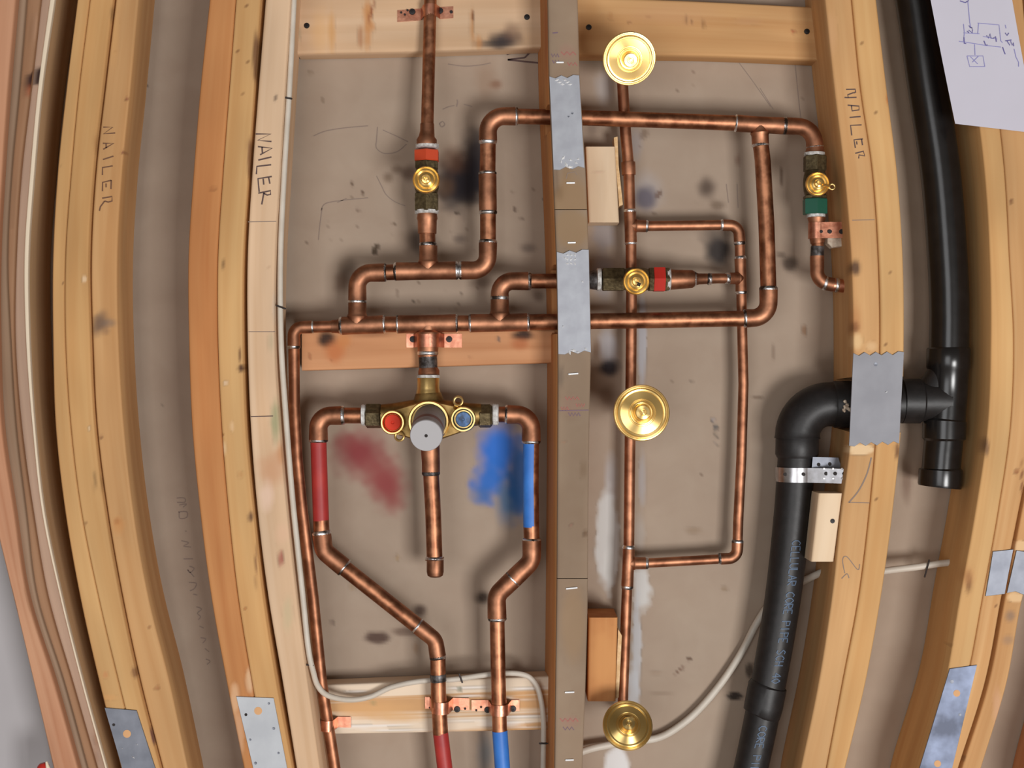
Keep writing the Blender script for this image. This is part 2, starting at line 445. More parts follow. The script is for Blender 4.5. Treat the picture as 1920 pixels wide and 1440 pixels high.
# ------------------------------------------------------------------ setting: drywall behind, grey wall at the left, floor
def build_wall():
    xs = np.concatenate([np.arange(-700, -40, 60), np.arange(-40, 1965, 5), np.arange(1980, 2700, 60)])
    ys = np.concatenate([np.arange(-440, -40, 60), np.arange(-40, 1485, 5), np.arange(1500, 2900, 140), [FLOOR_PY(YW)]])
    X, Y = np.meshgrid(xs, ys); k = (D + YW) / F
    V = np.stack([(X - 960) * k, np.full(X.shape, YW), CZ - (Y - 720) * k], -1).reshape(-1, 3)
    h, w = X.shape
    I = np.arange(h * w).reshape(h, w)
    Q = np.stack([I[:-1, :-1], I[1:, :-1], I[1:, 1:], I[:-1, 1:]], -1).reshape(-1, 4)
    mb = MB(); mb.add(V.tolist(), [tuple(q) for q in Q.tolist()], MT['wall'])
    # back sheet and rim so that the panel has its 13 mm thickness
    x0, x1, z0, z1 = V[:, 0].min(), V[:, 0].max(), V[:, 2].min(), V[:, 2].max(); y2 = YW + 0.0127
    b = [(x0, YW, z0), (x1, YW, z0), (x1, YW, z1), (x0, YW, z1), (x0, y2, z0), (x1, y2, z0), (x1, y2, z1), (x0, y2, z1)]
    mb.add(b, [(4, 5, 6, 7)[::-1], (0, 4, 5, 1)[::-1], (1, 5, 6, 2)[::-1], (2, 6, 7, 3)[::-1], (3, 7, 4, 0)[::-1]], MT['wall'])
    K = (46, 42, 46); Br = (112, 78, 56); W = (190, 188, 190)
    B = [bl(118, 215, 34, 215, (140, 108, 72), .55, .35, .05), bl(150, 960, 60, 215, (142, 116, 82), .6, .25, .05, -14),
         # scorch marks left bay
         bl(866, 338, 72, 76, K, .96, .7), bl(856, 348, 46, 54, K, .85, .8), bl(893, 290, 40, 80, K, .9, .8), bl(885, 330, 40, 60, K, .8, .7), bl(850, 300, 40, 40, Br, .5), bl(835, 350, 30, 30, (110, 82, 60), .5),
         bl(768, 325, 26, 22, (80, 58, 46), .7), bl(727, 333, 14, 14, (98, 78, 60), .6), bl(745, 318, 16, 12, (92, 70, 54), .5),
         bl(790, 452, 42, 42, (58, 46, 40), .88), bl(704, 468, 7, 14, (62, 48, 34), .85, .4, .2, 25), bl(655, 515, 30, 42, (66, 50, 40), .75),
         bl(862, 448, 20, 12, (95, 82, 76), .6), bl(990, 465, 22, 14, (92, 80, 74), .6), bl(930, 158, 18, 14, (126, 88, 68), .7), bl(912, 150, 30, 50, (140, 108, 84), .35),
         bl(660, 345, 5, 6, (84, 60, 46), .8, .5), bl(680, 362, 4, 4, (84, 60, 46), .8, .5), bl(672, 393, 4, 4, (84, 60, 46), .7, .5), bl(648, 377, 3, 3, (84, 60, 46), .7, .5),
         bl(739, 419, 5, 4, (100, 80, 60), .7, .5), bl(857, 400, 4, 5, (70, 56, 46), .8, .5), bl(966, 393, 5, 5, (80, 60, 50), .7, .5), bl(1000, 353, 3, 3, (90, 60, 50), .7, .5),
         bl(1022, 375, 4, 4, (60, 50, 44), .8, .5), bl(962, 358, 4, 3, (90, 60, 50), .5, .5), bl(978, 410, 7, 3, (90, 70, 60), .5, .5, .2, -30),
         bl(605, 188, 5, 6, (128, 108, 88), .6, .6), bl(582, 137, 7, 4, (132, 112, 90), .6, .6),
         bl(640, 530, 18, 26, (92, 66, 50), .5), bl(905, 530, 30, 16, (86, 66, 54), .5), bl(775, 566, 5, 4, (70, 58, 52), .7, .5), bl(858, 570, 3, 3, (60, 48, 40), .8, .5),
         bl(865, 552, 6, 3, (70, 58, 48), .6, .5, .2, -40), bl(745, 552, 4, 3, (80, 62, 52), .6, .5), bl(1010, 555, 16, 16, (84, 64, 50), .6),
         # spray paint behind the supplies
         bl(676, 850, 78, 66, (132, 56, 60), .95, .9), bl(724, 905, 56, 76, (138, 60, 62), .92, .9, .1, -20), bl(650, 830, 40, 30, (138, 66, 66), .6, .9), bl(740, 940, 24, 36, (138, 70, 66), .5, .9), bl(700, 880, 60, 60, (150, 84, 80), .4, 1),
         bl(935, 845, 52, 72, (46, 112, 204), .95, .7), bl(918, 900, 48, 56, (50, 108, 190), .95, .8, .2, 20), bl(905, 930, 34, 26, (52, 100, 160), .6, .9), bl(955, 940, 36, 60, (58, 108, 150), .8, .8), bl(975, 900, 30, 100, (44, 92, 150), .9, .6),
         bl(910, 1412, 22, 60, (70, 104, 122), .5, .9),
         bl(905, 1120, 20, 18, (52, 40, 34), .9, .8), bl(708, 1196, 34, 15, (76, 56, 50), .88, .6), bl(762, 1184, 40, 13, (90, 68, 58), .7, .7), bl(787, 1145, 20, 18, (70, 52, 46), .85, .8), bl(745, 1046, 6, 8, (150, 122, 84), .6), bl(660, 1100, 10, 12, (150, 126, 96), .5),
         bl(623, 1166, 4, 9, (110, 92, 84), .6, .4), bl(780, 1215, 8, 16, (138, 104, 74), .5),
         # right bay
         bl(1132, 165, 24, 46, (176, 172, 172), .55, .8), bl(1110, 240, 14, 30, (120, 104, 92), .5), bl(1128, 118, 48, 26, (98, 82, 62), .55), bl(1206, 252, 10, 16, (110, 90, 74), .6, .6, .2, 30),
         bl(1212, 358, 44, 52, (166, 162, 164), .5, .8), bl(1210, 372, 30, 34, (84, 80, 94), .8, .7), bl(1236, 364, 8, 14, (96, 70, 58), .7, .6, .2, 30), bl(1192, 270, 18, 44, (150, 146, 150), .5),
         bl(1325, 352, 26, 30, (68, 54, 48), .8, .9), bl(1345, 385, 22, 14, (92, 74, 58), .6), bl(1348, 470, 38, 44, (42, 40, 42), .93, .7), bl(1335, 440, 34, 24, (74, 66, 62), .5), bl(1480, 495, 20, 20, (76, 64, 56), .85, .7), bl(1465, 478, 14, 8, (84, 70, 60), .6),
         bl(1465, 330, 4, 24, (96, 74, 60), .7, .6), bl(1384, 300, 8, 16, (120, 86, 70), .5),
         bl(1132, 440, 30, 40, (146, 142, 146), .6, .6), bl(1130, 520, 26, 60, (150, 148, 154), .6, .7), bl(1140, 650, 24, 50, (172, 172, 178), .7, .7), bl(1142, 690, 28, 24, (46, 44, 52), .93, .7), bl(1138, 742, 34, 40, (100, 74, 56), .75, .9), bl(1118, 655, 12, 26, (112, 84, 62), .6),
         bl(1204, 640, 11, 110, (176, 178, 186), .7, .5, .1), bl(1145, 900, 18, 70, (182, 182, 186), .55, .8), bl(1138, 1010, 26, 112, (206, 206, 204), .85, .35, .12), bl(1144, 1060, 16, 50, (212, 212, 208), .6, .5),
         bl(1204, 900, 10, 70, (170, 170, 176), .5, .7), bl(1203, 1100, 20, 60, (204, 204, 202), .8, .5, .25), bl(1200, 1000, 14, 50, (176, 170, 164), .5), bl(1194, 1210, 11, 120, (188, 190, 194), .75, .5, .2), bl(1188, 1290, 13, 60, (194, 196, 200), .75, .5, .2), bl(1157, 1460, 30, 72, (222, 222, 222), .85, .3, .06),
         bl(1420, 745, 14, 4, (110, 88, 72), .6, .6), bl(1297, 717, 8, 3, (96, 84, 74), .7, .5), bl(1508, 620, 5, 16, (128, 92, 64), .7, .6), bl(1450, 660, 3, 18, (120, 98, 82), .5, .6), bl(1300, 995, 22, 10, (134, 112, 88), .45), bl(1358, 1104, 10, 8, (134, 112, 88), .6),
         bl(1292, 1236, 8, 4, (96, 70, 56), .85, .5, .2, -30), bl(1275, 1256, 16, 3.5, (110, 74, 58), .75, .6, .2, -40), bl(1230, 1262, 24, 5, (140, 116, 98), .4), bl(1240, 1300, 30, 3, (140, 118, 100), .4), bl(1378, 1305, 22, 9, (40, 34, 34), .9, .5), bl(1405, 1258, 10, 20, (52, 42, 36), .8, .6),
         bl(1226, 400, 8, 6, (96, 74, 60), .5), bl(1302, 136, 3, 5, (110, 70, 56), .7, .5), bl(1258, 152, 3, 3, (120, 90, 70), .6, .5), bl(1302, 158, 4, 3, (120, 84, 66), .6, .5), bl(1213, 420, 3, 10, (70, 52, 44), .6, .5, .2, 20),
         bl(1337, 787, 6, 4, (134, 134, 142), .8, .8), bl(1336, 790, 3, 3, (100, 96, 98), .8, .8), bl(1342, 801, 7, 8, (86, 86, 86), .9, .8), bl(1342, 815, 3.5, 9, (104, 96, 86), .9, .7), bl(1346, 821, 4, 3, (100, 92, 84), .8, .8), bl(1342, 829, 3, 6, (112, 106, 116), .8, .8), bl(1347, 834, 4, 3, (92, 88, 84), .9, .8),
         # long bays at the left and right
         bl(1700, 900, 14, 60, (96, 66, 52), .5), bl(338, 640, 40, 240, (158, 138, 122), .25, .9),
         bl(1555, 690, 40, 40, (92, 72, 54), .6), bl(1725, 690, 26, 40, (74, 60, 50), .5),
         bl(265, 160, 2.5, 2.5, (110, 84, 66), .8, .5), bl(283, 130, 2, 2, (96, 80, 70), .8, .5), bl(276, 160, 2, 2, (96, 80, 70), .8, .5), bl(305, 762, 2, 3, (96, 84, 74), .6, .5)]
    rr = random.Random(5)
    for _ in range(70):
        cx, cy = rr.choice([(rr.uniform(560, 1020), rr.uniform(330, 470)), (rr.uniform(700, 1020), rr.uniform(525, 590)), (rr.uniform(1200, 1530), rr.uniform(150, 1300))])
        B.append(bl(cx, cy, rr.uniform(1.5, 3.6), rr.uniform(1.5, 3.6), (104, 80, 64), rr.uniform(.25, .6), .7))
    mb.st[0] = stain_of(X.ravel(), Y.ravel(), B)
    G = V + np.array([3.1, 1.7, 0.4]); mb.guv[0] = G
    y = YW - 0.0004
    ink = []
    pen = lambda pts, w=1.6: ink.append((smooth_px(pts, 6), w, MT['pencil']))
    pen([(588, 255), (610, 246), (645, 240), (690, 236)]); pen([(708, 238), (706, 262), (706, 278), (722, 288), (745, 284), (762, 270)]); pen([(718, 244), (745, 256), (765, 266)])
    pen([(602, 395), (610, 382), (640, 376), (690, 371)]); pen([(604, 390), (600, 420), (597, 450)]); pen([(706, 330), (716, 350), (724, 365), (740, 378), (760, 386)])
    pen([(830, 205), (842, 200), (852, 198)]); pen([(856, 200), (858, 192), (857, 187)], 2); pen([(870, 196), (880, 198), (885, 200)]); pen([(824, 232), (830, 228), (834, 234), (828, 238), (824, 232)], 2)
    pen([(840, 120), (870, 124), (900, 122), (920, 118)]); pen([(632, 380), (650, 372)], 1.2)
    pen([(1380, 110), (1410, 150), (1445, 200)], 1.2); pen([(1425, 165), (1450, 205)], 1.2); pen([(1490, 110), (1498, 190), (1503, 230)], 1.4); pen([(1362, 345), (1366, 380)], 1.4); pen([(1382, 345), (1384, 390)], 1.4)
    # little hand-written note beside the thin riser, and the black number on the drywall of the left bay
    dk = MT['marker']
    for pts in ([(331, 934), (346, 934), (346, 942), (332, 942)], [(336, 947), (350, 945), (343, 951)], [(334, 960), (350, 960), (350, 970), (337, 972), (336, 960)], [(347, 996), (350, 996)], [(340, 1014), (354, 1018), (344, 1024), (358, 1026)],
                [(344, 1048), (362, 1048)], [(355, 1062), (364, 1066), (356, 1074), (352, 1068), (364, 1082)], [(354, 1092), (368, 1094), (364, 1104), (356, 1108)], [(362, 1114), (370, 1116)], [(368, 1138), (378, 1142), (370, 1150), (376, 1156), (372, 1162)], [(374, 1174), (382, 1178)], [(376, 1196), (386, 1198), (380, 1206)], [(384, 1216), (392, 1222)], [(386, 1236), (394, 1240), (388, 1246)]):
        ink.append((smooth_px(pts, 3), 1.8, MT['pencil']))
    for st in ([(950, 102), (992, 91)], [(992, 91), (996, 96), (984, 108)], [(984, 108), (952, 112)], [(952, 112), (1010, 118)]):
        ink.append((st, 3.2, dk))
    for st in ([(334, 1330), (338, 1318)], [(333, 1322), (340, 1322)]): ink.append((st, 1.4, MT['torn']))
    for pts, w_, m in ink: mb.ribbon(pts, w_, y, m)
    return props(mb.build('wall_back', smooth=False), kind='structure')


build_wall()
mb = MB(); mb.prism([(-700, -420), (-40, -420), (-60, 200), (-60, 760), (10, 960), (70, 1180), (120, 1440), (130, 2990), (-700, 2990)], 0.062, 0.085, MT['paint_grey'])
props(mb.build('wall_left', smooth=False), kind='structure')
mb = MB(); mb.add([(-1.2, -1.0, 0), (1.2, -1.0, 0), (1.2, 0.12, 0), (-1.2, 0.12, 0), (-1.2, -1.0, -.02), (1.2, -1.0, -.02), (1.2, 0.12, -.02), (-1.2, 0.12, -.02)],
                  [(0, 1, 2, 3), (7, 6, 5, 4), (0, 4, 5, 1), (1, 5, 6, 2), (2, 6, 7, 3), (3, 7, 4, 0)], MT['floor'])
props(mb.build('floor', smooth=False), kind='structure')

# ------------------------------------------------------------------ studs, nailers and jamb boards
knot = lambda x, y, r=5, c=(120, 74, 44), a=.8: bl(x, y, r, r * 1.2, c, a, .7)
L1R = [28, 14, 3, -5, -5, 2, 25, 50, 100, 145]; L1L = [-70, -85, -95, -100, -100, -60, -15, 25, 63, 100]
L2R = [48, 35, 20, 12, 18, 28, 47, 68, 118, 162]; L3R = [75, 57, 38, 28, 26, 38, 60, 88, 134, 180]
L4R = [93, 71, 56, 45, 48, 60, 78, 112, 152, 196]
add = lambda a, d: [x + d for x in a]
board('jamb_board', L1L, L1R, -0.012, 0.0118, MT['pine_pink'], 'pinkish door jamb board at far left against the grey wall', 'board',
      stains=[bl(60, 1200, 60, 300, (204, 158, 124), .4, 1)], ncol=12)
board('jamb_board', add(L1L, 1), L2R, 0.0, 0.0058, MT['ply_grey'], 'grey-brown thin jamb strip right of the pinkish jamb board', 'board')
board('jamb_board', add(L1L, 1), L3R, 0.006, 0.0058, MT['ply'], 'brown tan jamb strip with a dark knot at its upper right', 'board',
      stains=[bl(53, 155, 11, 20, (48, 22, 18), .97, .5, .15, 25), bl(64, 138, 7, 16, (60, 30, 22), .95, .5, .1, 25), bl(56, 170, 14, 18, (150, 82, 52), .7), bl(66, 40, 6, 70, (180, 140, 112), .5), bl(20, 400, 8, 120, (166, 128, 98), .5)])
board('jamb_board', add(L1L, 1), [102, 79, 64, 53, 55, 66, 84, 117, 157, 201], 0.018, 0.068, MT['jamb_brown'], 'brown side of the jamb stud in the recess left of the first pine stud', 'stud')
board('jamb_board', add(L1L, 1), L4R, 0.012, 0.0058, MT['ply_pale'], 'pale greyish jamb strip beside the cream edge strip', 'board',
      stains=[bl(74, 140, 9, 22, (40, 18, 16), .96, .5, .15, 20), bl(45, 310, 4, 60, (196, 170, 148), .6), bl(180, 1380, 6, 80, (150, 104, 74), .5), bl(40, 850, 6, 60, (170, 112, 82), .5), bl(33, 580, 2.5, 5, (60, 50, 46), .8)])
board('edge_strip', add(L4R, 0.5), [102, 79, 64, 53, 55, 65, 83, 116, 156, 200], 0.0125, 0.0053, MT['bead'], 'thin cream edge strip along the left door jamb', 'strip', ncol=4, ch=0.0006)

A_L = [145, 125, 108, 99, 99, 104, 122, 150, 186, 227]; A_R = [168, 148, 133, 122, 122, 132, 152, 184, 222, 262]
B_R = [215, 196, 178, 169, 172, 180, 200, 228, 262, 303]; C_R = [260, 245, 229, 220, 222, 232, 250, 278, 318, 352]
board('stud', A_L, add(A_R, -0.6), 0.0, 0.086, MT['pine'], 'narrow honey pine stud at left edge of the first nailer stud pair', 'stud',
      stains=[knot(124, 140, 3), knot(115, 313, 2.5, (120, 90, 50)), knot(118, 530, 2), bl(198, 1265, 8, 10, (196, 130, 86), .6), bl(203, 1308, 24, 8, (214, 156, 98), .4)])
board('stud', add(A_R, 0.6), add(B_R, -3.2), 0.0, 0.086, MT['pine'], 'honey pine stud with pale scuffs left of the first NAILER board', 'stud',
      stains=[bl(158, 524, 6, 10, (226, 196, 160), .8, .6), bl(168, 803, 4, 6, (230, 205, 170), .8), knot(160, 983, 3.5), bl(210, 30, 5, 26, (120, 90, 56), .6), bl(206, 85, 5, 20, (140, 106, 60), .6), bl(180, 270, 6, 30, (150, 104, 62), .5), bl(178, 900, 5, 30, (104, 78, 48), .5), bl(190, 880, 4, 60, (120, 90, 52), .5), bl(252, 1262, 7, 14, (118, 78, 50), .75, .6, .2, -15), bl(288, 1385, 5, 24, (110, 72, 70), .9, .5, .15, -18), knot(119, 475, 3, (150, 90, 50))])
N1 = [[(330, 140), (465, 140), (335, 235), (500, 222)], [(325, 370), (480, 368), (330, 455)], [(370, 375), (372, 440)], [(325, 600), (475, 552)], [(465, 690), (318, 715), (318, 820)],
      [(445, 895), (320, 925), (318, 1050)], [(445, 895), (440, 1020)], [(370, 940), (370, 995)], [(315, 1150), (455, 1125), (455, 1190), (400, 1205), (350, 1190)], [(350, 1190), (290, 1270), (275, 1330)]]
board('nailer', add(B_R, 2.4), C_R, 0.001, 0.058, MT['pine2'], 'left pine nailer board marked NAILER, grey scorch at mid height', 'nailer board', ink=zoomed(150, 220, 7.58, N1, 2.6, MT['marker_l']),
      stains=[bl(186, 608, 22, 34, (104, 82, 70), .85, .8, .25, 20), bl(205, 606, 20, 12, (120, 104, 92), .6), knot(238, 185, 4, (130, 70, 50)), knot(230, 285, 4, (120, 64, 48)), knot(220, 978, 9, (150, 92, 54)), bl(222, 985, 16, 24, (196, 136, 80), .6), knot(189, 820, 4, (136, 90, 60)), knot(282, 1175, 4, (158, 100, 60)), knot(294, 1290, 5, (150, 92, 56)), bl(212, 60, 14, 80, (208, 158, 100), .5), bl(218, 98, 4, 4, (160, 110, 64), .7)])

D_L = [393, 376, 363, 353, 354, 360, 375, 396, 425, 457]; D_R = [442, 430, 418, 408, 408, 415, 428, 446, 472, 500]
E_R = [489, 477, 466, 456, 455, 460, 475, 493, 518, 548]; F_L = [498, 485, 473, 464, 464, 470, 483, 503, 530, 556]; F_R = [545, 535, 525, 516, 515, 524, 538, 556, 577, 600]
board('stud', D_L, add(D_R, -0.5), 0.0, 0.086, MT['pine_orange'], 'deep orange pine stud with pale bare wood near its foot', 'stud',
      stains=[knot(400, 355, 6, (150, 94, 56), .7), bl(440, 1310, 12, 40, (214, 170, 130), .85, .6), bl(468, 1275, 10, 32, (214, 176, 138), .85, .6), bl(448, 1380, 12, 70, (206, 160, 124), .7, .6), bl(470, 1245, 6, 30, (206, 160, 120), .5)])
board('stud', add(D_R, 0.5), add(E_R, 0), 0.0, 0.086, MT['pine'], 'honey pine stud with dark bark line and knots left of pale nailer', 'stud',
      stains=[bl(480, 110, 8, 70, (90, 52, 34), .8, .6), bl(468, 300, 6, 60, (108, 62, 40), .7, .6), knot(462, 12, 2.5), knot(446, 97, 4), knot(466, 116, 3), knot(454, 175, 2.5), knot(452, 690, 8, (70, 40, 30), .95), bl(450, 665, 4, 20, (96, 60, 40), .8), bl(423, 718, 7, 8, (220, 196, 170), .7), bl(420, 840, 6, 20, (230, 200, 160), .6), bl(435, 800, 6, 14, (226, 190, 150), .6), knot(418, 815, 4, (150, 96, 50)), bl(418, 495, 3, 14, (110, 80, 50), .7), bl(470, 970, 7, 14, (88, 58, 44), .9), bl(480, 1060, 3, 60, (96, 52, 40), .6), bl(452, 890, 8, 10, (180, 130, 80), .5), knot(460, 1140, 3, (190, 120, 70))])
N2 = [[(248, 180), (490, 180), (280, 280), (500, 300)], [(285, 380), (510, 408), (320, 510)], [(350, 385), (355, 480)], [(290, 595), (500, 545)], [(495, 668), (268, 695), (260, 820)],
      [(505, 855), (285, 890), (305, 1100)], [(455, 870), (475, 970)], [(368, 890), (378, 985)], [(290, 1120), (488, 1080), (485, 1140), (430, 1150), (375, 1120)], [(380, 1110), (345, 1300)]]
board('nailer', F_L, F_R, -0.001, 0.072, MT['pine_pale'], 'pale pine nailer marked NAILER with green and brown stains below', 'nailer board',
      ink=zoomed(450, 230, 8.47, N2, 2.8, MT['marker']) + [([(465, 416), (518, 415)], 1.4, MT['pencil']), ([(466, 622), (516, 622)], 1.2, MT['pencil']), ([(470, 781), (512, 780)], 1.6, MT['marker'])],
      stains=[bl(516, 790, 12, 60, (134, 146, 106), .7, .8), bl(508, 640, 8, 30, (170, 160, 130), .5), bl(512, 880, 40, 44, (196, 140, 104), .55, .8), bl(528, 850, 16, 30, (186, 120, 70), .6), bl(500, 930, 20, 40, (232, 200, 180), .6), bl(527, 1048, 7, 22, (158, 84, 72), .85, .7), bl(540, 1150, 14, 50, (190, 176, 140), .55, .8), bl(502, 502, 3, 3, (170, 110, 80), .8), bl(530, 1000, 20, 30, (222, 180, 150), .5), bl(514, 575, 6, 40, (190, 176, 160), .4), bl(518, 184, 4, 10, (60, 46, 46), .8)])

G_L = [1023, 1026, 1033, 1039, 1042, 1042, 1041, 1040, 1038, 1036]; G_R = [1079, 1084, 1094, 1099, 1102, 1100, 1098, 1097, 1093, 1087]
board('stud', G_L, G_R, 0.0135, 0.0735, MT['pine_orange'], 'centre pine stud behind grey-brown drywall strips, pipes running through', 'stud',
      stains=[bl(1024, 60, 6, 120, (150, 74, 52), .5)], notch=[(196, 244, .053), (500, 624, .053)], lean=13)
GS_L = [1027, 1030, 1037, 1043, 1046, 1046, 1045, 1044, 1042, 1040]; GS_R = [1083, 1088, 1098, 1104, 1108, 1105, 1103, 1102, 1098, 1092]


def staple(par, px, py, w, ang, y):
    mb = MB(); c, s = math.cos(math.radians(ang)), math.sin(math.radians(ang))
    a, b = (px - w / 2 * c, py - w / 2 * s), (px + w / 2 * c, py + w / 2 * s)
    mb.tube([P(*a, y + .004), P(*a, y - .0008), P(*b, y - .0008), P(*b, y + .004)], 0.0009, MT['bright'], 8)
    return mb.build('staple', par)


def strip(y0, y1, label, stains, ink, staples):
    o = board('drywall_strip', GS_L, GS_R, 0.0, 0.0127, MT['furring'], label, 'drywall strip', span=(y0, y1), stains=stains, ink=ink)
    for s in staples: staple(o, *s)


RI, VI = MT['red_ink'], MT['violet_ink']
scr = lambda x, y, w, m, n=5: [([(x + i * w / n, y + (3 if i % 2 else -3)) for i in range(n + 1)], 2.0, m)]
strip(-420, 392, 'top drywall strip on centre stud, under the upper steel nail plate',
      [bl(1062, 320, 14, 40, (140, 112, 80), .5), bl(1048, 362, 14, 22, (92, 76, 66), .7), bl(1070, 390, 44, 74, (150, 120, 86), .6, .4, .05), bl(1062, 98, 22, 22, (160, 116, 104), .35), bl(1044, 330, 6, 40, (110, 90, 72), .5)],
      scr(1034, 104, 14, VI) + scr(1036, 116, 14, VI) + scr(1052, 100, 28, RI) + scr(1064, 120, 18, RI) + [([(1062, 335), (1064, 325), (1078, 322), (1082, 328)], 1.6, MT['pencil']), ([(1036, 62), (1046, 61)], 2.5, VI)],
      [(1050, 117, 12, -2, 0), (1070, 343, 14, -2, 0)])
strip(393.5, 1084, 'long middle drywall strip on centre stud with red stamped marks', [bl(1072, 428, 40, 46, (150, 122, 90), .6, .4, .05), bl(1052, 706, 10, 30, (110, 96, 84), .6), bl(1056, 830, 5, 5, (160, 110, 84), .6), bl(1094, 880, 10, 26, (116, 94, 74), .5), bl(1070, 760, 26, 26, (156, 120, 108), .3), bl(1070, 985, 5, 5, (150, 110, 96), .6), bl(1098, 1000, 5, 10, (100, 76, 58), .8)],
      scr(1060, 747, 26, RI, 7) + scr(1052, 766, 14, RI) + scr(1080, 760, 16, RI, 6) + [([(1048, 770), (1104, 769)], 1.6, VI)] + scr(1066, 777, 22, VI, 7), [(1072, 455, 13, -3, 0), (1075, 701, 17, -5, 0)])
strip(1085.5, 1760, 'bottom drywall strip on centre stud below the seam', [bl(1075, 1170, 30, 90, (156, 128, 98), .5, .5, .05), bl(1068, 1354, 24, 16, (158, 116, 106), .4)],
      scr(1050, 1350, 34, RI, 7) + scr(1056, 1366, 20, VI), [(1072, 1103, 20, -6, 0), (1068, 1298, 16, -3, 0), (1068, 1425, 14, -3, 0)])

H_L = [1547, 1564, 1583, 1596, 1600, 1597, 1578, 1560, 1535, 1502]; H_R = [1597, 1613, 1636, 1647, 1650, 1644, 1630, 1610, 1580, 1550]; I_R = [1643, 1662, 1682, 1693, 1695, 1690, 1674, 1652, 1623, 1585]
N3 = [[(225, 235), (370, 232), (375, 285)], [(370, 285), (330, 290), (250, 320), (260, 365), (390, 360)], [(200, 362), (260, 365)], [(250, 485), (430, 500), (430, 560), (320, 575), (310, 490)], [(280, 680), (455, 665)], [(470, 798), (295, 805), (315, 965)],
      [(490, 1020), (350, 1035), (372, 1165)], [(470, 1025), (485, 1120)], [(390, 1060), (398, 1110)], [(370, 1250), (500, 1215), (520, 1290), (430, 1275), (425, 1330)]]
board('nailer', H_L, add(H_R, -0.8), 0.0, 0.086, MT['pine2'], 'right pine nailer marked NAILER, left of the black vent pipe', 'nailer board', ink=zoomed(1560, 140, 8.47, N3, 2.4, MT['marker']) + [
      (smooth_px([(1634, 858), (1625, 890), (1610, 920), (1592, 942)]), 2.6, MT['pencil']), ([(1598, 413), (1640, 412)], 1.2, MT['pencil']), ([(1590, 942), (1630, 943)], 1.2, MT['pencil']),
      (smooth_px([(1584, 1075), (1580, 1050), (1588, 1044), (1608, 1068), (1612, 1058)]), 1.6, MT['pencil']), (smooth_px([(1578, 1085), (1588, 1076), (1592, 1084)]), 1.6, MT['pencil'])],
      stains=[bl(1604, 502, 14, 22, (80, 56, 44), .9, .7), bl(1604, 613, 10, 16, (90, 56, 36), .9, .7), bl(1604, 600, 16, 40, (180, 120, 74), .5), bl(1608, 640, 12, 22, (226, 190, 140), .8, .6), bl(1634, 650, 14, 14, (222, 184, 138), .7), bl(1612, 843, 30, 12, (226, 194, 152), .95, .25, .05), bl(1560, 60, 14, 60, (206, 160, 116), .5)], notch=[(708, 808, .076)])
board('stud', add(H_R, 0.8), I_R, 0.0, 0.086, MT['pine'], 'honey pine stud joined to the right nailer, left of vent pipe', 'stud',
      stains=[knot(1616, 80, 3, (150, 100, 60)), knot(1643, 212, 3), bl(1664, 186, 4, 14, (190, 110, 60), .7), knot(1660, 645, 3), knot(1668, 512, 2.5), bl(1682, 845, 7, 22, (110, 74, 50), .85, .7), knot(1643, 935, 3)], notch=[(708, 808, .076)])
J_L = [1800, 1826, 1846, 1856, 1858, 1852, 1829, 1800, 1772, 1724]; J_M = [1846, 1866, 1884, 1893, 1901, 1895, 1872, 1843, 1812, 1764]; J_R = [1918, 1932, 1946, 1955, 1954, 1942, 1910, 1878, 1847, 1797]
board('stud', J_L, add(J_M, -0.5), 0.0, 0.086, MT['pine'], 'right honey pine stud half covered by the white paper sheet', 'stud',
      stains=[bl(1850, 838, 6, 26, (120, 90, 66), .85, .7), bl(1816, 1090, 10, 30, (116, 78, 48), .85, .7), bl(1810, 1080, 24, 30, (190, 134, 84), .5), knot(1783, 1210, 4, (170, 120, 70))])
board('stud', add(J_M, 0.5), J_R, 0.0, 0.086, MT['pine2'], 'second pine stud nailed right of the paper-covered stud', 'stud',
      stains=[knot(1895, 378, 5, (110, 66, 40)), knot(1906, 885, 6, (140, 84, 50)), bl(1916, 900, 3, 60, (120, 64, 40), .8), knot(1868, 1135, 3)])
K_L = [1925, 1938, 1952, 1961, 1960, 1948, 1916, 1885, 1854, 1804]; K_R = [1985, 2000, 2015, 2022, 2018, 2000, 1965, 1918, 1888, 1840]
board('stud', K_L, K_R, 0.012, 0.074, MT['pine2'], 'rough pine stud at right picture edge below the dark plate', 'stud',
      stains=[bl(1895, 1155, 14, 16, (130, 110, 96), .7), bl(1890, 1200, 16, 14, (150, 122, 100), .6), bl(1880, 1100, 6, 14, (80, 60, 50), .8), bl(1870, 1330, 12, 60, (206, 160, 130), .5), bl(1806, 1420, 7, 10, (90, 74, 64), .8), bl(1905, 1120, 20, 12, (226, 190, 144), .8, .4), bl(1914, 1024, 22, 12, (226, 190, 144), .8, .4)])
board('stud', [2170, 2150, 2140, 2130, 2120, 2100, 2070, 2037, 2008, 1966], [2230, 2210, 2200, 2190, 2180, 2160, 2130, 2097, 2068, 2026], 0.0, 0.086, MT['pine_red'], 'reddish pine stud just peeking in at the bottom right corner', 'stud')

# ------------------------------------------------------------------ cross boards and blocks


def heads(par, pts, y, r=6.5, name='screw_head'):
    for x, yy in pts:
        mb = MB(); c = P(x, yy, y); rr = M(r, y)
        mb.lathe([(rr * .9, 0.002), (rr, 0.0), (rr * .9, -0.0006), (rr * .35, -0.0008), (rr * .3, -0.0002), (0, -0.0002)], c, (0, 1, 0), MT['screw'], 16)
        mb.build(name, par)


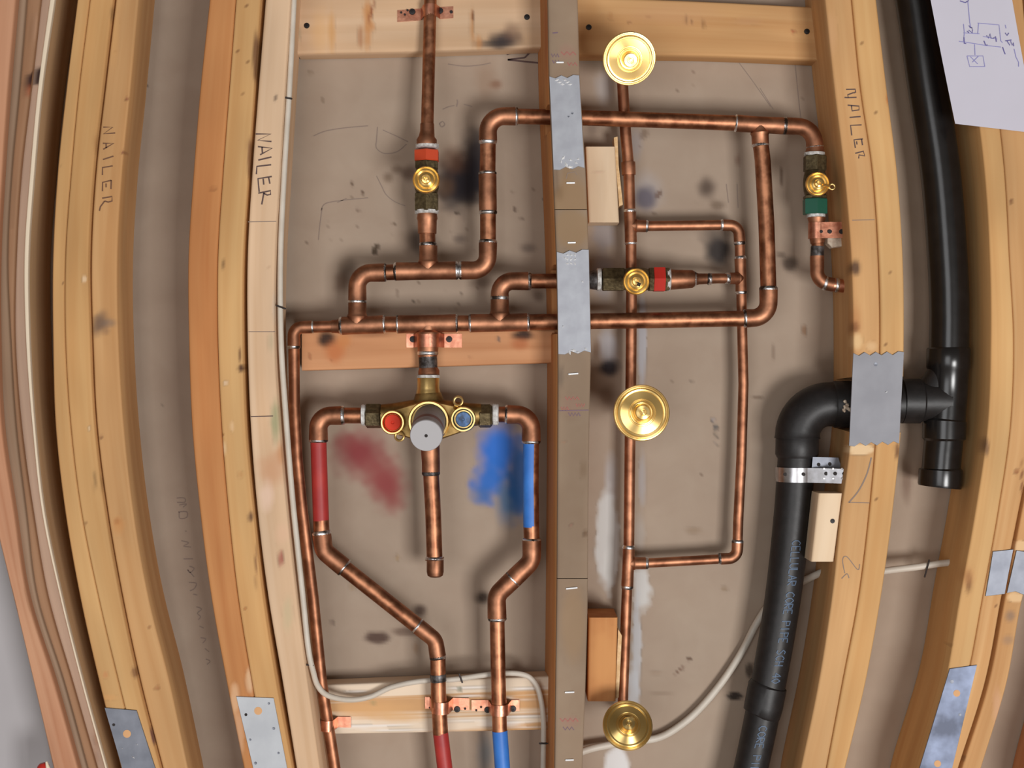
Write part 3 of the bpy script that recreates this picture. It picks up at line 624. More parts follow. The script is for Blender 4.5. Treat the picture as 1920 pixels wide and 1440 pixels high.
o = board('blocking_board', [-70, -70, -70], [101, 96, 88], 0.060, 0.026, MT['pine_pale'], 'cross board at top left holding the copper riser strap', 'board', along='h', ks=[555, 790, 1030], span=(557, 1026), ncol=26,
          stains=[bl(600, 60, 30, 60, (224, 178, 124), .6, .9), bl(622, 60, 10, 60, (206, 152, 90), .7, .8), bl(690, 40, 12, 70, (196, 132, 72), .75, .7, .3), bl(697, 20, 5, 30, (136, 68, 38), .8, .6, .2, 15), bl(676, 70, 8, 30, (160, 96, 52), .6, .7), bl(885, 50, 6, 50, (180, 124, 70), .7, .8), bl(886, 30, 3.5, 14, (120, 72, 40), .9, .6), bl(945, 75, 40, 26, (58, 50, 52), .95, .8), bl(930, 82, 60, 12, (50, 44, 44), .8, .8), bl(960, 60, 26, 26, (110, 82, 66), .6), bl(560, 62, 8, 24, (170, 156, 128), .6), bl(898, 80, 10, 20, (190, 130, 76), .6)])
heads(o, [(575, 48), (988, 32)], 0.060, 5.5)
o = board('blocking_board', [-6, 2, 14], [103, 104, 113], 0.060, 0.026, MT['pine2'], 'cross board at top right behind the uppermost brass disc', 'board', along='h', ks=[1085, 1300, 1540], span=(1083, 1541), ncol=20,
          stains=[bl(1110, 30, 20, 50, (196, 148, 96), .5), bl(1286, 36, 5, 14, (120, 84, 54), .8), bl(1297, 40, 3, 8, (110, 76, 50), .8), bl(1319, 44, 5, 16, (140, 100, 62), .8), bl(1145, 30, 8, 12, (180, 130, 82), .6), bl(1400, 40, 40, 10, (186, 142, 104), .4), bl(1487, 60, 7, 5, (170, 86, 56), .8), bl(1180, 42, 8, 5, (150, 104, 64), .7), bl(1216, 32, 8, 6, (160, 114, 70), .6), bl(1260, 25, 120, 30, (196, 150, 112), .4)])
heads(o, [(1104, 51), (1513, 59)], 0.060, 5.5)
o = board('blocking_board', [618, 618, 618], [695, 688, 680], 0.052, 0.034, MT['pine_red'], 'narrow reddish cross board behind mixing valve outlet pipe', 'board', along='h', ks=[560, 800, 1042], span=(566, 1040), ncol=14,
          stains=[bl(612, 636, 24, 22, (40, 26, 22), .95, .7), bl(628, 660, 28, 30, (190, 110, 62), .75, .8), bl(645, 640, 20, 20, (196, 126, 72), .7), bl(582, 668, 4, 8, (160, 92, 56), .7), bl(622, 678, 6, 4, (140, 76, 46), .7), bl(980, 628, 30, 14, (44, 28, 24), .95, .7), bl(975, 645, 26, 16, (170, 96, 56), .7), bl(935, 636, 6, 8, (96, 86, 82), .8), bl(882, 672, 5, 4, (140, 88, 62), .7), bl(700, 625, 60, 10, (120, 76, 50), .5)])
board('blocking_board', [1285, 1276, 1268], [1377, 1373, 1368], 0.057, 0.029, MT['fir'], 'white-striped cross board at the bottom behind supply pipes', 'board', along='h', ks=[600, 820, 1042], span=(600, 1038), ncol=20,
      stains=[bl(690, 1330, 110, 24, (216, 168, 116), .8, .8), bl(745, 1345, 80, 14, (218, 174, 124), .7, .8)] + [bl(x, y, w, 3.2, (236, 230, 224), .85, .6, .1) for x, y, w in ((690, 1360, 110), (910, 1353, 110), (960, 1362, 90), (720, 1368, 100), (960, 1310, 60), (900, 1306, 60), (985, 1290, 50), (880, 1290, 60), (990, 1344, 60), (660, 1296, 40))] + [bl(700, 1318, 10, 6, (150, 140, 100), .6), bl(862, 1292, 7, 8, (96, 102, 82), .85)])


def block(outline, y0, y1, mat, label, stains=(), shims=(), screws=(), shim_mat=None):
    (x0, ya), (x1, yb), (x2, yc), (x3, yd) = outline
    o = board('wood_block', [x0, (x0 + x3) / 2, x3], [x1, (x1 + x2) / 2, x2], y0, y1 - y0, mat, label, 'wood block', ks=[ya, (ya + yd) / 2, yd], span=(ya, yd), stains=stains, step=4)
    for sh in shims:
        mb = MB(); mb.prism(sh, y0 + 0.006, y1, shim_mat or MT['torn']); mb.build('shim', o)
    heads(o, screws, y0, 4.5)
    return o


block([(1098, 275), (1153, 275), (1161, 417), (1104, 417)], 0.056, 0.086, MT['pine_fresh'], 'pale fresh wood block right of the centre stud, upper one',
      stains=[bl(1122, 324, 22, 2.4, (196, 148, 128), .6, .6)], shims=[[(1151, 258), (1158, 256), (1160, 310), (1168, 384), (1161, 386), (1157, 340)]])
block([(1104, 1158), (1158, 1157), (1154, 1312), (1102, 1315)], 0.028, 0.086, MT['pine_orange'], 'orange wood block right of the centre stud near the bottom',
      stains=[bl(1130, 1235, 40, 90, (206, 148, 92), .8, .7)], shims=[[(1159, 1180), (1166, 1192), (1160, 1308), (1154, 1310)]])
block([(1535, 925), (1580, 923), (1563, 1048), (1521, 1053)], 0.004, 0.036, MT['pine_fresh'], 'pale wood block under the perforated strap beside the drain', screws=[(1561, 977)])

# ------------------------------------------------------------------ steel nail plates


def jag(a, b, n, amp):
    out = []
    for i in range(n + 1):
        t = i / n; k = 0 if i in (0, n) else (amp if i % 2 else -amp * .3)
        dx, dy = b[0] - a[0], b[1] - a[1]; l = math.hypot(dx, dy)
        out.append((a[0] + dx * t - dy / l * k, a[1] + dy * t + dx / l * k))
    return out


def plate(tl, tr, br, b_l, y, mat, label, teeth=0, amp=4, holes=(), dimples=(), dents=(), extra=None):
    mb = MB(); n = teeth
    top = jag(tl, tr, n, amp) if n else [tl, tr]; bot = jag(br, b_l, n, amp) if n else [br, b_l]
    mid = 10
    right = [(tr[0] + (br[0] - tr[0]) * i / mid, tr[1] + (br[1] - tr[1]) * i / mid) for i in range(1, mid)]
    left = [(b_l[0] + (tl[0] - b_l[0]) * i / mid, b_l[1] + (tl[1] - b_l[1]) * i / mid) for i in range(1, mid)]
    mb.prism(top + right + bot + left, y, y + 0.0012, mat, 0.0003)
    for (x, yy, r) in holes: disk(mb, x, yy, r, y - 0.0002, MT['wood_hole'], 0.0002)
    for (x, yy, r, m) in dimples:
        c = P(x, yy, y - 0.0002); rr = M(r, y)
        a = math.radians(30)
        mb.lathe([(rr, .0004), (rr * .9, 0), (rr * .4, .0001), (0, .0002)], c, (0, 1, 0), m, 12)
    rg = random.Random(int(tl[0]))
    for (x, yy, w, h, a) in dents:                      # hammered facets, their glint painted in with a near-white material
        ca, sa = math.cos(math.radians(a)), math.sin(math.radians(a))
        q = [(-w, 0), (0, -h), (w, 0), (0, h)]
        pts = [P(x + u * ca - v * sa, yy + u * sa + v * ca, y - 0.0001) for u, v in q]
        top_ = P(x - w * .3 * ca, yy - h * .2, y - 0.0014)
        mb.add(pts + [top_], [(0, 1, 4), (1, 2, 4), (2, 3, 4), (3, 0, 4)], MT['bright'])
    o = mb.build('nail_plate', None, angle=25)
    return props(o, label, 'steel plate')


d1 = [(1044 + i * 5, 150 + (i % 3) * 4, 5, 2.2, -20 + 15 * (i % 4)) for i in range(6)] + [(1056, 296, 5, 3, -50), (1070, 300, 4, 2, 20), (1062, 309, 6, 3, 60), (1080, 305, 5, 2, 30), (1068, 313, 7, 3, 0), (1052, 303, 4, 2, 80), (1084, 298, 4, 2, 10)]
plate((1030, 143), (1086, 141), (1096, 315), (1038, 318), -0.0015, MT['galv'], 'upper steel nail plate on centre stud over the top copper pipe', 5, 4, dents=d1, dimples=[(1073, 212, 2.5, MT['galv_dark']), (1066, 218, 2, MT['galv_dark'])])
d2 = [(1070 + (i % 3) * 7 - 6, 478 + (i // 3) * 8, 4, 2.0, 30 * i) for i in range(9)] + [(1060, 484, 5, 2, 40), (1092, 528, 3, 2, 30), (1075, 657, 6, 3, 10), (1068, 661, 5, 2.5, 70), (1098, 654, 4, 2, 40), (1084, 660, 4, 2, 0), (1056, 612, 3, 1.5, 60)]
plate((1044, 472), (1104, 468), (1108, 661), (1047, 664), -0.0015, MT['galv'], 'lower steel nail plate on centre stud, crossing two copper pipes', 5, 4, dents=d2)
plate((1600, 662), (1695, 660), (1686, 832), (1592, 836), -0.0015, MT['galv_grey'], 'wide grey nail plate covering the black drain at right stud', 9, 5,
      dimples=[(1642, 683, 4, MT['galv_dark'])], dents=[(1662, 735, 3, 1.4, -30)])
plate((196, 1327), (256, 1332), (304, 1480), (240, 1480), -0.0015, MT['galv_dark'], 'dark steel nail plate at bottom of the leftmost studs', 0,
      holes=[(238, 1376, 7.5)], dimples=[(213, 1359, 3, MT['hole'])], dents=[(229, 1403, 2, 1, 40), (257, 1396, 2.5, 1.2, 30), (250, 1420, 4, 1.5, 40)])
plate((443, 1306), (513, 1309), (546, 1480), (484, 1480), -0.0015, MT['galv_pale'], 'pale steel nail plate at bottom of the orange stud', 0,
      holes=[(484, 1333, 7.5)], dimples=[(461, 1340, 3, MT['hole']), (504, 1319, 2.5, MT['galv_dark']), (513, 1366, 3, MT['galv_dark']), (469, 1387, 2.5, MT['galv_dark']), (522, 1412, 2.5, MT['galv_dark']), (479, 1431, 3, MT['galv_dark'])])
plate((1781, 1254), (1832, 1247), (1776, 1480), (1712, 1480), -0.0015, MT['galv_blue'], 'bluish mottled nail plate at bottom of right stud pair', 0,
      holes=[(1794, 1300, 6.5), (1758, 1432, 6.5)], dimples=[(1785, 1278, 4, MT['galv_dark']), (1800, 1340, 3, MT['galv_dark'])])
plate((1862, 1034), (1900, 1030), (1884, 1114), (1848, 1118), -0.0015, MT['galv_dark'], 'small grey nail plate on the stud above the bluish plate', 0)
plate((1906, 1032), (1960, 1024), (1950, 1116), (1888, 1112), 0.0105, MT['galv_dark'], 'dark grey nail plate on the rough stud at right edge', 4, 4)

# ------------------------------------------------------------------ copper plumbing helpers


def W3(p, y):
    return P(p[0], p[1], p[2] if len(p) > 2 else y)


def pipe(par, pts, r, y, mat, name='copper_pipe', n=22, side=None, label=None):
    mb = MB(); q = [W3(p, y) for p in pts]
    mb.tube(q, M(r, y), mat, n, side=side)
    o = mb.build(name, par)
    if label: o['label'] = label
    return o


def ring_on(mb, p, d, r, y, mat=None, ln=3.6):
    """solder bead around a pipe at pixel p, direction d"""
    ln = ln * random.uniform(0.8, 1.5)
    l = math.hypot(*d[:2]) or 1; dx, dy = d[0] / l * ln, d[1] / l * ln
    yy = p[2] if len(p) > 2 else y
    a = P(p[0] - dx, p[1] - dy, yy); b = P(p[0] + dx, p[1] + dy, yy); m = (a + b) / 2
    R = M(r, y)
    mb.tube([a, a.lerp(m, .5), m, m.lerp(b, .5), b], [R * .9, R * 1.02, R * 1.05, R * 1.02, R * .9], mat or MT['solder'], 20)


def elbow(par, e0, c, e1, r, y, mat=None, bend=None, rings=True, name='elbow', n=22, hub=1.12, solder=None):
    mat = mat or MT['copper_fit']; A, C, B = W3(e0, y), W3(c, y), W3(e1, y)
    d1, d2 = (A - C).normalized(), (B - C).normalized()
    th = math.acos(max(-1, min(1, d1.dot(d2)))); Rb = M(bend if bend else r * 1.5, y)
    tl = Rb / math.tan(th / 2); tl = min(tl, (A - C).length * .92, (B - C).length * .92); Rb = tl * math.tan(th / 2)
    bis = (d1 + d2).normalized(); O = C + bis * (Rb / math.sin(th / 2))
    s, e = C + d1 * tl, C + d2 * tl; pts, rad = [A, A.lerp(s, .5)], []
    v0, v1 = (s - O).normalized(), (e - O).normalized(); om = math.acos(max(-1, min(1, v0.dot(v1))))
    for i in range(13):
        t = i / 12; pts.append(O + (v0 * math.sin((1 - t) * om) + v1 * math.sin(t * om)) / math.sin(om) * Rb)
    pts += [B.lerp(e, .5), B]
    R = M(r, y) * hub; n_ = len(pts)
    rad = [R * 1.03, R * 1.02] + [R] * (n_ - 4) + [R * 1.02, R * 1.03]
    mb = MB(); mb.tube(pts, rad, mat, n)
    if rings:
        for q, w in ((e0, c), (e1, c)): ring_on(mb, q, (q[0] - w[0], q[1] - w[1]), r * hub, y, solder)
    return mb.build(name, par)


def tee(par, a, c, b, br, r, y, rb=None, mat=None, rings=True, hub=1.12, name='tee', ring_list=None):
    mat = mat or MT['copper_fit']; mb = MB(); R = M(r, y) * hub; Rb = M(rb or r, y) * hub
    A, C, B, E = W3(a, y), W3(c, y), W3(b, y), W3(br, y)
    mb.tube([A, A.lerp(C, .5), C, C.lerp(B, .5), B], [R * 1.03, R, R, R, R * 1.03], mat, 22)
    d = (E - C).normalized(); L = (E - C).length
    R0 = min(R, Rb) * .98
    mb.tube([C, C + d * R * .7, C + d * R * 1.0, C + d * R * 1.3, E], [R0, R0, max(R0, Rb * 1.15), Rb * 1.03, Rb * 1.02], mat, 22)
    if rings:
        for q in (a, b, br): ring_on(mb, q, (q[0] - c[0], q[1] - c[1]), (rb or r) * hub if q is br else r * hub, y)
    return mb.build(name, par)


def coupling(par, a, b, r, y, hub=1.12, mat=None, name='coupling', rings=True):
    mb = MB(); A, B = W3(a, y), W3(b, y); R = M(r, y) * hub
    mb.tube([A, A.lerp(B, .1), A.lerp(B, .9), B], [R * .98, R, R, R * .98], mat or MT['copper_fit'], 22)
    if rings:
        d = (b[0] - a[0], b[1] - a[1]); ring_on(mb, a, d, r * hub, y); ring_on(mb, b, d, r * hub, y)
    return mb.build(name, par)


def flared(par, pts, radii, y, mat, name):
    mb = MB(); mb.tube([W3(p, y) for p in pts], [M(r, y) for r in radii], mat, 24); return mb.build(name, par)


CP, CF = MT['copper'], MT['copper_fit']
Y1, YT, YS_ = 0.040, 0.060, 0.037

# riser above the upper valve
t = thing('copper_riser_pipe', 'straight copper riser leaving the top edge above the valve with a red-orange band', 'pipe', P(800, 270, YS_))
pipe(t, [(811, -300, .051), (807, 0, .050), (804, 120, .044), (801, 236, YS_)], 12, YS_, CP)
flared(t, [(801, 232), (801, 246), (800, 256), (800, 262), (800, 271)], [13, 13.5, 15, 19, 19], YS_, CF, 'adapter')

# manifold
t = thing('copper_pipe_manifold', 'large looped copper pipe network crossing behind both centre nail plates', 'pipe', P(803, 607, Y1))
flared(t, [(801, 399), (801, 410), (801, 414), (801, 438)], [18, 19.5, 18, 17.5], Y1, CF, 'adapter')
pipe(t, [(801, 430), (802, 462)], 15, Y1, CP)
tee(t, (742, 509), (803, 508), (856, 507), (803, 459), 15, Y1)
pipe(t, [(716, 511), (748, 510)], 15, Y1, CP)
elbow(t, (722, 511), (670, 512), (670, 565), 15, Y1, bend=26)
tee(t, (640, 611), (670, 610), (720, 608), (670, 566), 15, Y1)
flared(t, [(622, 612), (632, 612), (640, 611)], [12.2, 12.8, 16], Y1, CF, 'reducer')
pipe(t, [(584, 613), (626, 612)], 11, Y1, MT['copper_thin'])
elbow(t, (586, 613), (551, 614), (551, 650), 10.5, Y1, bend=16)
pipe(t, [(551, 648), (552, 760), (557, 860), (567, 960), (577, 1040), (587, 1120), (603, 1280), (628, 1440), (655, 1600)], 10.5, Y1, MT['copper_thin'], label='long thin copper pipe dropping beside the pale nailer')
pipe(t, [(716, 608), (748, 608)], 15, Y1, CP)
tee(t, (746, 608), (803, 607), (856, 606), (803, 648), 15, Y1, rb=18)
flared(t, [(803, 640), (802, 662), (802, 672), (803, 690), (804, 696), (804, 705)], [20, 19, 17, 17.5, 20, 20], Y1, CF, 'adapter')
mb = MB(); ring_on(mb, (802, 662), (0, 1), 19, Y1); mb.tube([P(802, 666, Y1), P(803, 690, Y1)], M(17.6, Y1), MT['flux'], 22); mb.build('solder_joint', t)
pipe(t, [(852, 606), (884, 606)], 15, Y1, CP)
tee(t, (882, 606), (937, 605), (990, 604), (937, 560), 15, Y1)
elbow(t, (937, 558), (937, 527), (992, 527), 15, Y1, bend=24)
pipe(t, [(988, 527), (1112, 527)], 14, Y1, CP)
pipe(t, [(986, 604), (1200, 601), (1400, 597)], 15, Y1, CP)
elbow(t, (1397, 597), (1441, 595), (1441, 542), 15, Y1, bend=30)
pipe(t, [(1441, 545), (1437, 420), (1430, 300), (1426, 268)], 15, Y1, CP)
tee(t, (1380, 231), (1424, 234), (1470, 236), (1426, 272), 14, Y1)
pipe(t, [(1466, 236), (1478, 236)], 14, Y1, CP)
elbow(t, (1473, 236), (1524, 238), (1528, 276), 14, Y1, bend=32)
flared(t, [(1527, 268), (1528, 276), (1528, 286)], [15.5, 16, 18], Y1, CF, 'adapter')
pipe(t, [(964, 218), (1100, 221), (1250, 226), (1384, 231)], 14.5, Y1, CP)
elbow(t, (968, 218), (915, 218), (915, 266), 15, Y1, bend=30)
pipe(t, [(915, 262), (914, 328)], 15, Y1, CP)
coupling(t, (914, 325), (915, 398), 15, Y1)
pipe(t, [(915, 394), (915, 456)], 15, Y1, CP)
elbow(t, (915, 454), (914, 507), (864, 507), 15, Y1, bend=28)

# thin loop
CT = MT['copper_thin']
t = thing('copper_pipe_loop', 'thin copper riser and rectangular side loop linking the three brass discs', 'pipe', P(1180, 1056, YT))
pipe(t, [(1165, 112), (1169, 190), (1173, 250), (1178, 306)], 10.5, YT, CT)
coupling(t, (1178, 304), (1179, 328), 10.5, YT, hub=1.25, rings=False)
pipe(t, [(1179, 322), (1181, 398)], 10.5, YT, CT)
tee(t, (1181, 396), (1182, 423), (1183, 456), (1212, 424), 10, YT)
pipe(t, [(1208, 424), (1354, 422)], 9.5, YT, CT)
elbow(t, (1354, 422), (1385, 423), (1387, 455), 9.5, YT, bend=18)
pipe(t, [(1387, 452), (1388, 500)], 9.5, YT, CT)
tee(t, (1388, 484), (1389, 522, YT), (1390, 548), (1362, 522, 0.048), 9.5, YT)
pipe(t, [(1390, 544), (1392, 640), (1394, 720), (1390, 860), (1384, 980), (1383, 1018)], 9.5, YT, CT)
elbow(t, (1383, 1016), (1382, 1047), (1350, 1048), 9.5, YT, bend=18)
pipe(t, [(1354, 1048), (1210, 1056)], 9, YT, CT)
tee(t, (1179, 1027), (1178, 1056), (1176, 1100), (1212, 1056), 10, YT)
pipe(t, [(1183, 452), (1184, 560), (1183, 700), (1181, 850), (1179, 1030)], 10.2, YT, CT)
pipe(t, [(1176, 1096), (1172, 1200), (1168, 1300), (1168, 1345)], 9.8, YT, MT['copper_thin'])
flared(t, [(1367, 522, .048), (1345, 522, .044), (1310, 523, .041), (1304, 523, Y1), (1298, 523, Y1), (1270, 524, Y1), (1257, 524, Y1)], [9.5, 9.5, 10.5, 12.5, 17, 18.5, 19.5], Y1, CF, 'reducer')
mb = MB(); ring_on(mb, (1301, 523, Y1), (1, 0), 14, Y1); ring_on(mb, (1330, 523, .042), (1, 0), 11, Y1); ring_on(mb, (1364, 522, .048), (1, 0), 11, Y1); mb.build('solder_joint', t)

# ------------------------------------------------------------------ straps


def strap(label, cx, cy, x0, x1, h, yb, yp, r, tilt=0, screws=()):
    """copper strap: flat tabs on the board at depth yb, arched over a pipe of px radius r centred at depth yp"""
    mb = MB(); R = M(r, yp) + 0.0006; X = lambda px: (px - 960) * (D + yb) / F
    c = P(cx, cy, yp); xc = c.x; prof = [(X(x0), yb - .0006)]
    prof += [(xc - R * 1.35, yb - .0006)]
    for i in range(13):
        a = math.pi * (1 - i / 12); prof.append((xc + R * math.cos(a), yp - R * math.sin(a)))
    prof += [(xc + R * 1.35, yb - .0006), (X(x1), yb - .0006)]
    z0 = c.z + M(h / 2, yb); z1 = c.z - M(h / 2, yb); n = len(prof); vs = []
    for k, dz in ((0, 0), (1, 0.0009)):
        for x, y in prof:
            tz = (x - xc) * math.tan(math.radians(-tilt))
            vs += [(x, y + dz, z0 + tz), (x, y + dz, z1 + tz)]
    fs = []
    for i in range(n - 1):
        a = 2 * i; fs.append((a, a + 1, a + 3, a + 2)); b = a + 2 * n; fs.append((b + 2, b + 3, b + 1, b))
        fs.append((a, a + 2, b + 2, b)); fs.append((a + 1, b + 1, b + 3, a + 3))
    fs.append((0, 2 * n, 2 * n + 1, 1)); fs.append((2 * n - 2, 2 * n - 1, 4 * n - 1, 4 * n - 2))
    mb.add(vs, fs, MT['copper_strap'])
    for x, y, r_ in [s for s in screws if len(s) == 3]: disk(mb, x, y, r_, yb - 0.0018, MT['hole'], 0.0003)
    o = mb.build('pipe_strap', None, angle=30); props(o, label, 'pipe strap')
    heads(o, [s for s in screws if len(s) == 2], yb - 0.0012, 6)
    return o


strap('copper strap fixing the riser to the top left cross board', 806, 21, 745, 850, 22, 0.060, .0495, 12.5, -4, [(773, 22), (825, 20), (752, 23, 2), (759, 27, 2), (764, 19, 2), (846, 22, 3)])
strap('wide copper strap on the reddish cross board above the mixing valve', 803, 638, 762, 866, 26, 0.052, Y1, 20.5, 0, [(774, 636), (842, 636)])
strap('copper strap over the red-ended supply pipe on striped board', 826, 1326, 797, 880, 22, 0.055, YS_, 15.5, 2, [(857, 1330), (806, 1327, 2), (872, 1329, 2)])
strap('copper strap over the blue-ended supply pipe on striped board', 937, 1330, 884, 974, 20, 0.055, YS_, 15.5, 0, [(914, 1331), (962, 1329), (893, 1332, 2), (902, 1326, 2)])
strap('small copper strap on the thin left pipe at the striped board', 614, 1360, 596, 658, 20, 0.055, Y1, 11, 1, [(628, 1359, 3)])

# ------------------------------------------------------------------ supplies
t = thing('hot_supply_pipe', 'copper supply pipe with red painted sections, elbowed into the mixing valve left side', 'pipe', P(597, 900, YS_))
pipe(t, [(684, 779), (638, 779)], 15, YS_, CP)
elbow(t, (642, 779), (597, 780), (597, 826), 15.5, YS_, bend=24)
pipe(t, [(597, 822), (598, 860), (602, 976)], 15, YS_, MT['red_paint'], label='red painted length of pipe')
pipe(t, [(602, 975), (603, 1002)], 15, YS_, CP)
elbow(t, (603, 1000), (607, 1033), (645, 1064), 15.5, YS_, bend=26)
pipe(t, [(642, 1062), (786, 1176)], 15, YS_, CP)
elbow(t, (783, 1174), (816, 1200), (821, 1232), 14, YS_, bend=24, hub=1.08)
pipe(t, [(821, 1228), (822, 1300), (826, 1376)], 14.5, YS_, CP)
coupling(t, (821, 1264), (822, 1278), 14.5, YS_, hub=1.05, mat=MT['flux'], name='solder_joint', rings=False)
pipe(t, [(826, 1374), (834, 1440), (845, 1560)], 14.5, YS_, MT['red_paint'], label='red painted length of pipe')

t = thing('cold_supply_pipe', 'copper supply pipe with blue painted sections, elbowed into the mixing valve right side', 'pipe', P(996, 900, YS_))
pipe(t, [(926, 777), (958, 777)], 15, YS_, CP)
elbow(t, (950, 777), (996, 778), (996, 828), 15.5, YS_, bend=28)
xs_ = P(1001, 900, YS_).x
pipe(t, [(996, 826), (995, 900), (996, 988)], 15, YS_, MT['blue_paint'], side=(lambda c: c.x > xs_, CP), label='pipe painted blue on its left side')
pipe(t, [(996, 986), (997, 1014)], 15, YS_, CP)
elbow(t, (997, 1012), (997, 1052), (962, 1086), 15.5, YS_, bend=28)
elbow(t, (962, 1086), (931, 1116), (932, 1160), 15.5, YS_, bend=26)
pipe(t, [(932, 1156), (934, 1260), (937, 1372)], 14, YS_, CP)
pipe(t, [(937, 1370), (942, 1440), (948, 1560)], 14.5, YS_, MT['blue_paint'], label='blue painted length of pipe')

t = thing('spout_stub_pipe', 'capped copper stub pipe hanging below the mixing valve', 'pipe', P(812, 1000, YS_))
flared(t, [(806, 822), (807, 850), (808, 868), (808, 884), (809, 890)], [18, 17.5, 17, 17, 15.6], YS_, CF, 'adapter')
pipe(t, [(808, 886), (812, 960), (815, 1050)], 15, YS_, CP)
mb = MB(); ring_on(mb, (808, 887), (0, 1), 16.5, YS_, MT['flux']); mb.build('solder_joint', t)
flared(t, [(815, 1044), (815, 1048), (816, 1050), (816, 1072), (816, 1079), (816, 1082)], [16, 18, 16, 16, 14.5, 10], YS_, CF, 'end_cap')
mb = MB(); ring_on(mb, (815, 1047), (0, 1), 17, YS_); mb.build('solder_joint', t)

# ------------------------------------------------------------------ valves


def torus(mb, c, axis, R, r, mat, n=20, m=8):
    axis = Vector(axis).normalized(); u = axis.orthogonal().normalized(); w = axis.cross(u); c = Vector(c)
    vs, fs = [], []
    for i in range(n):
        a = 2 * math.pi * i / n; d = u * math.cos(a) + w * math.sin(a)
        for j in range(m):
            b = 2 * math.pi * j / m; vs.append(c + d * (R + r * math.cos(b)) + axis * r * math.sin(b))
    for i in range(n):
        for j in range(m):
            fs.append((i * m + j, i * m + (j + 1) % m, ((i + 1) % n) * m + (j + 1) % m, ((i + 1) % n) * m + j))
    mb.add(vs, fs, mat)


def stop_valve(label, c, ax, ext, r, band, band_mat, discy=-0.004, disc_c=None, disc_r=25, tab=None, slot=False):
    """c: pixel centre, ax: unit pixel direction along the pipe, ext=(a,b) pixels of the cast body, band=(a,b)"""
    y = Y1; t = thing('stop_valve', label, 'valve', P(*c, y))
    a3 = Vector((ax[0], 0, -ax[1])); o = P(*c, y); m = lambda v: M(v, y)
    mb = MB(); s0, s1 = ext; ph = 0.0
    ref = Vector((0, 0, 1)) if abs(a3.z) < 0.9 else Vector((0, -1, 0))
    ph = math.pi / 2 if abs(a3.z) < 0.9 else 0.0          # a hexagon corner faces the camera
    hexL = abs(s1) - 22
    mb.lathe([(m(r * .9), m(22)), (m(r * 1.04), m(24)), (m(r * 1.04), m(s1 - 2)), (m(r * .92), m(s1))], o, a3, MT['brass_cast'], 6, ph)
    mb.lathe([(m(r * .92), m(s0)), (m(r * 1.02), m(s0 + 2)), (m(r * 1.02), m(-24)), (m(r * .9), m(-22))], o, a3, MT['brass_cast'], 6, ph)
    mb.lathe([(m(r * .8), m(-26)), (m(r * .95), m(-14)), (m(r), m(0)), (m(r * .95), m(14)), (m(r * .8), m(26))], o, a3, MT['brass_cast'], 28)
    mb.lathe([(m(r * .75), 0), (m(r * .7), m(38)), (m(r * .6), m(48))], o, (0, -1, 0), MT['brass_cast'], 28)
    mb.build('body', t)
    if band:
        mb = MB(); mb.lathe([(m(r * 1.0), m(band[0])), (m(r * 1.08), m(band[0] + 1.5)), (m(r * 1.08), m(band[1] - 1.5)), (m(r * 1.0), m(band[1]))], o, a3, band_mat, 6, ph)
        mb.build('colour_band', t)
    dc = disc_c or c; dr = M(disc_r, discy); oc = P(*dc, discy)
    ctr = Vector((o.x, Y1 - m(44), o.z))
    mb = MB(); mb.tube([ctr, oc], m(r * .55), MT['brass_cast'], 20); mb.build('stem', t)
    mb = MB()
    mb.lathe([(dr * .5, -.006), (dr * .96, -.003), (dr, -.0015), (dr, .0), (dr * .93, .0012), (dr * .88, .0004), (dr * .8, .0012), (dr * .72, .002), (dr * .6, .001), (dr * .52, .0022), (dr * .36, .003), (dr * .3, .0055), (dr * .16, .0058), (dr * .12, .003), (0, .003)], oc, (0, -1, 0), MT['brass'], 44)
    cap = mb.build('cap', t)
    if slot:
        mb = MB(); q = P(dc[0] + 5, dc[1] + 5, discy - .0062); rr = M(3.2, discy)
        mb.lathe([(rr * 1.5, -.001), (rr * 1.4, .0), (rr, .0004), (0, .0004)], q, (0, -1, 0), MT['hole'], 4, .4); mb.build('slot', cap)
    if tab:
        mb = MB(); q = P(tab[0], tab[1], discy + .0015); torus(mb, q, (0, 1, 0), M(5.0, discy), M(1.9, discy), MT['brass_plain'])
        e = P(dc[0] + (tab[0] - dc[0]) * .35, dc[1] + (tab[1] - dc[1]) * .35, discy - .005); e2 = P(tab[0] - (tab[0] - dc[0]) * .18, tab[1] - (tab[1] - dc[1]) * .18, discy)
        mb.tube([e, e2], M(2.6, discy), MT['brass_plain'], 10); mb.build('pull_tab', cap)
    return t


def tape(t, p, d, r, w):
    mb = MB(); y = Y1; l = math.hypot(*d); dx, dy = d[0] / l, d[1] / l; n = 7; pts, rad = [], []
    for i in range(n):
        s = -w / 2 + w * i / (n - 1); pts.append(P(p[0] + dx * s, p[1] + dy * s, y)); rad.append(M(r * (0.9 if i in (0, n - 1) else 1 + .03 * (i % 2)), y))
    mb.tube(pts, rad, MT['tape'], 26); mb.build('thread_tape', t)


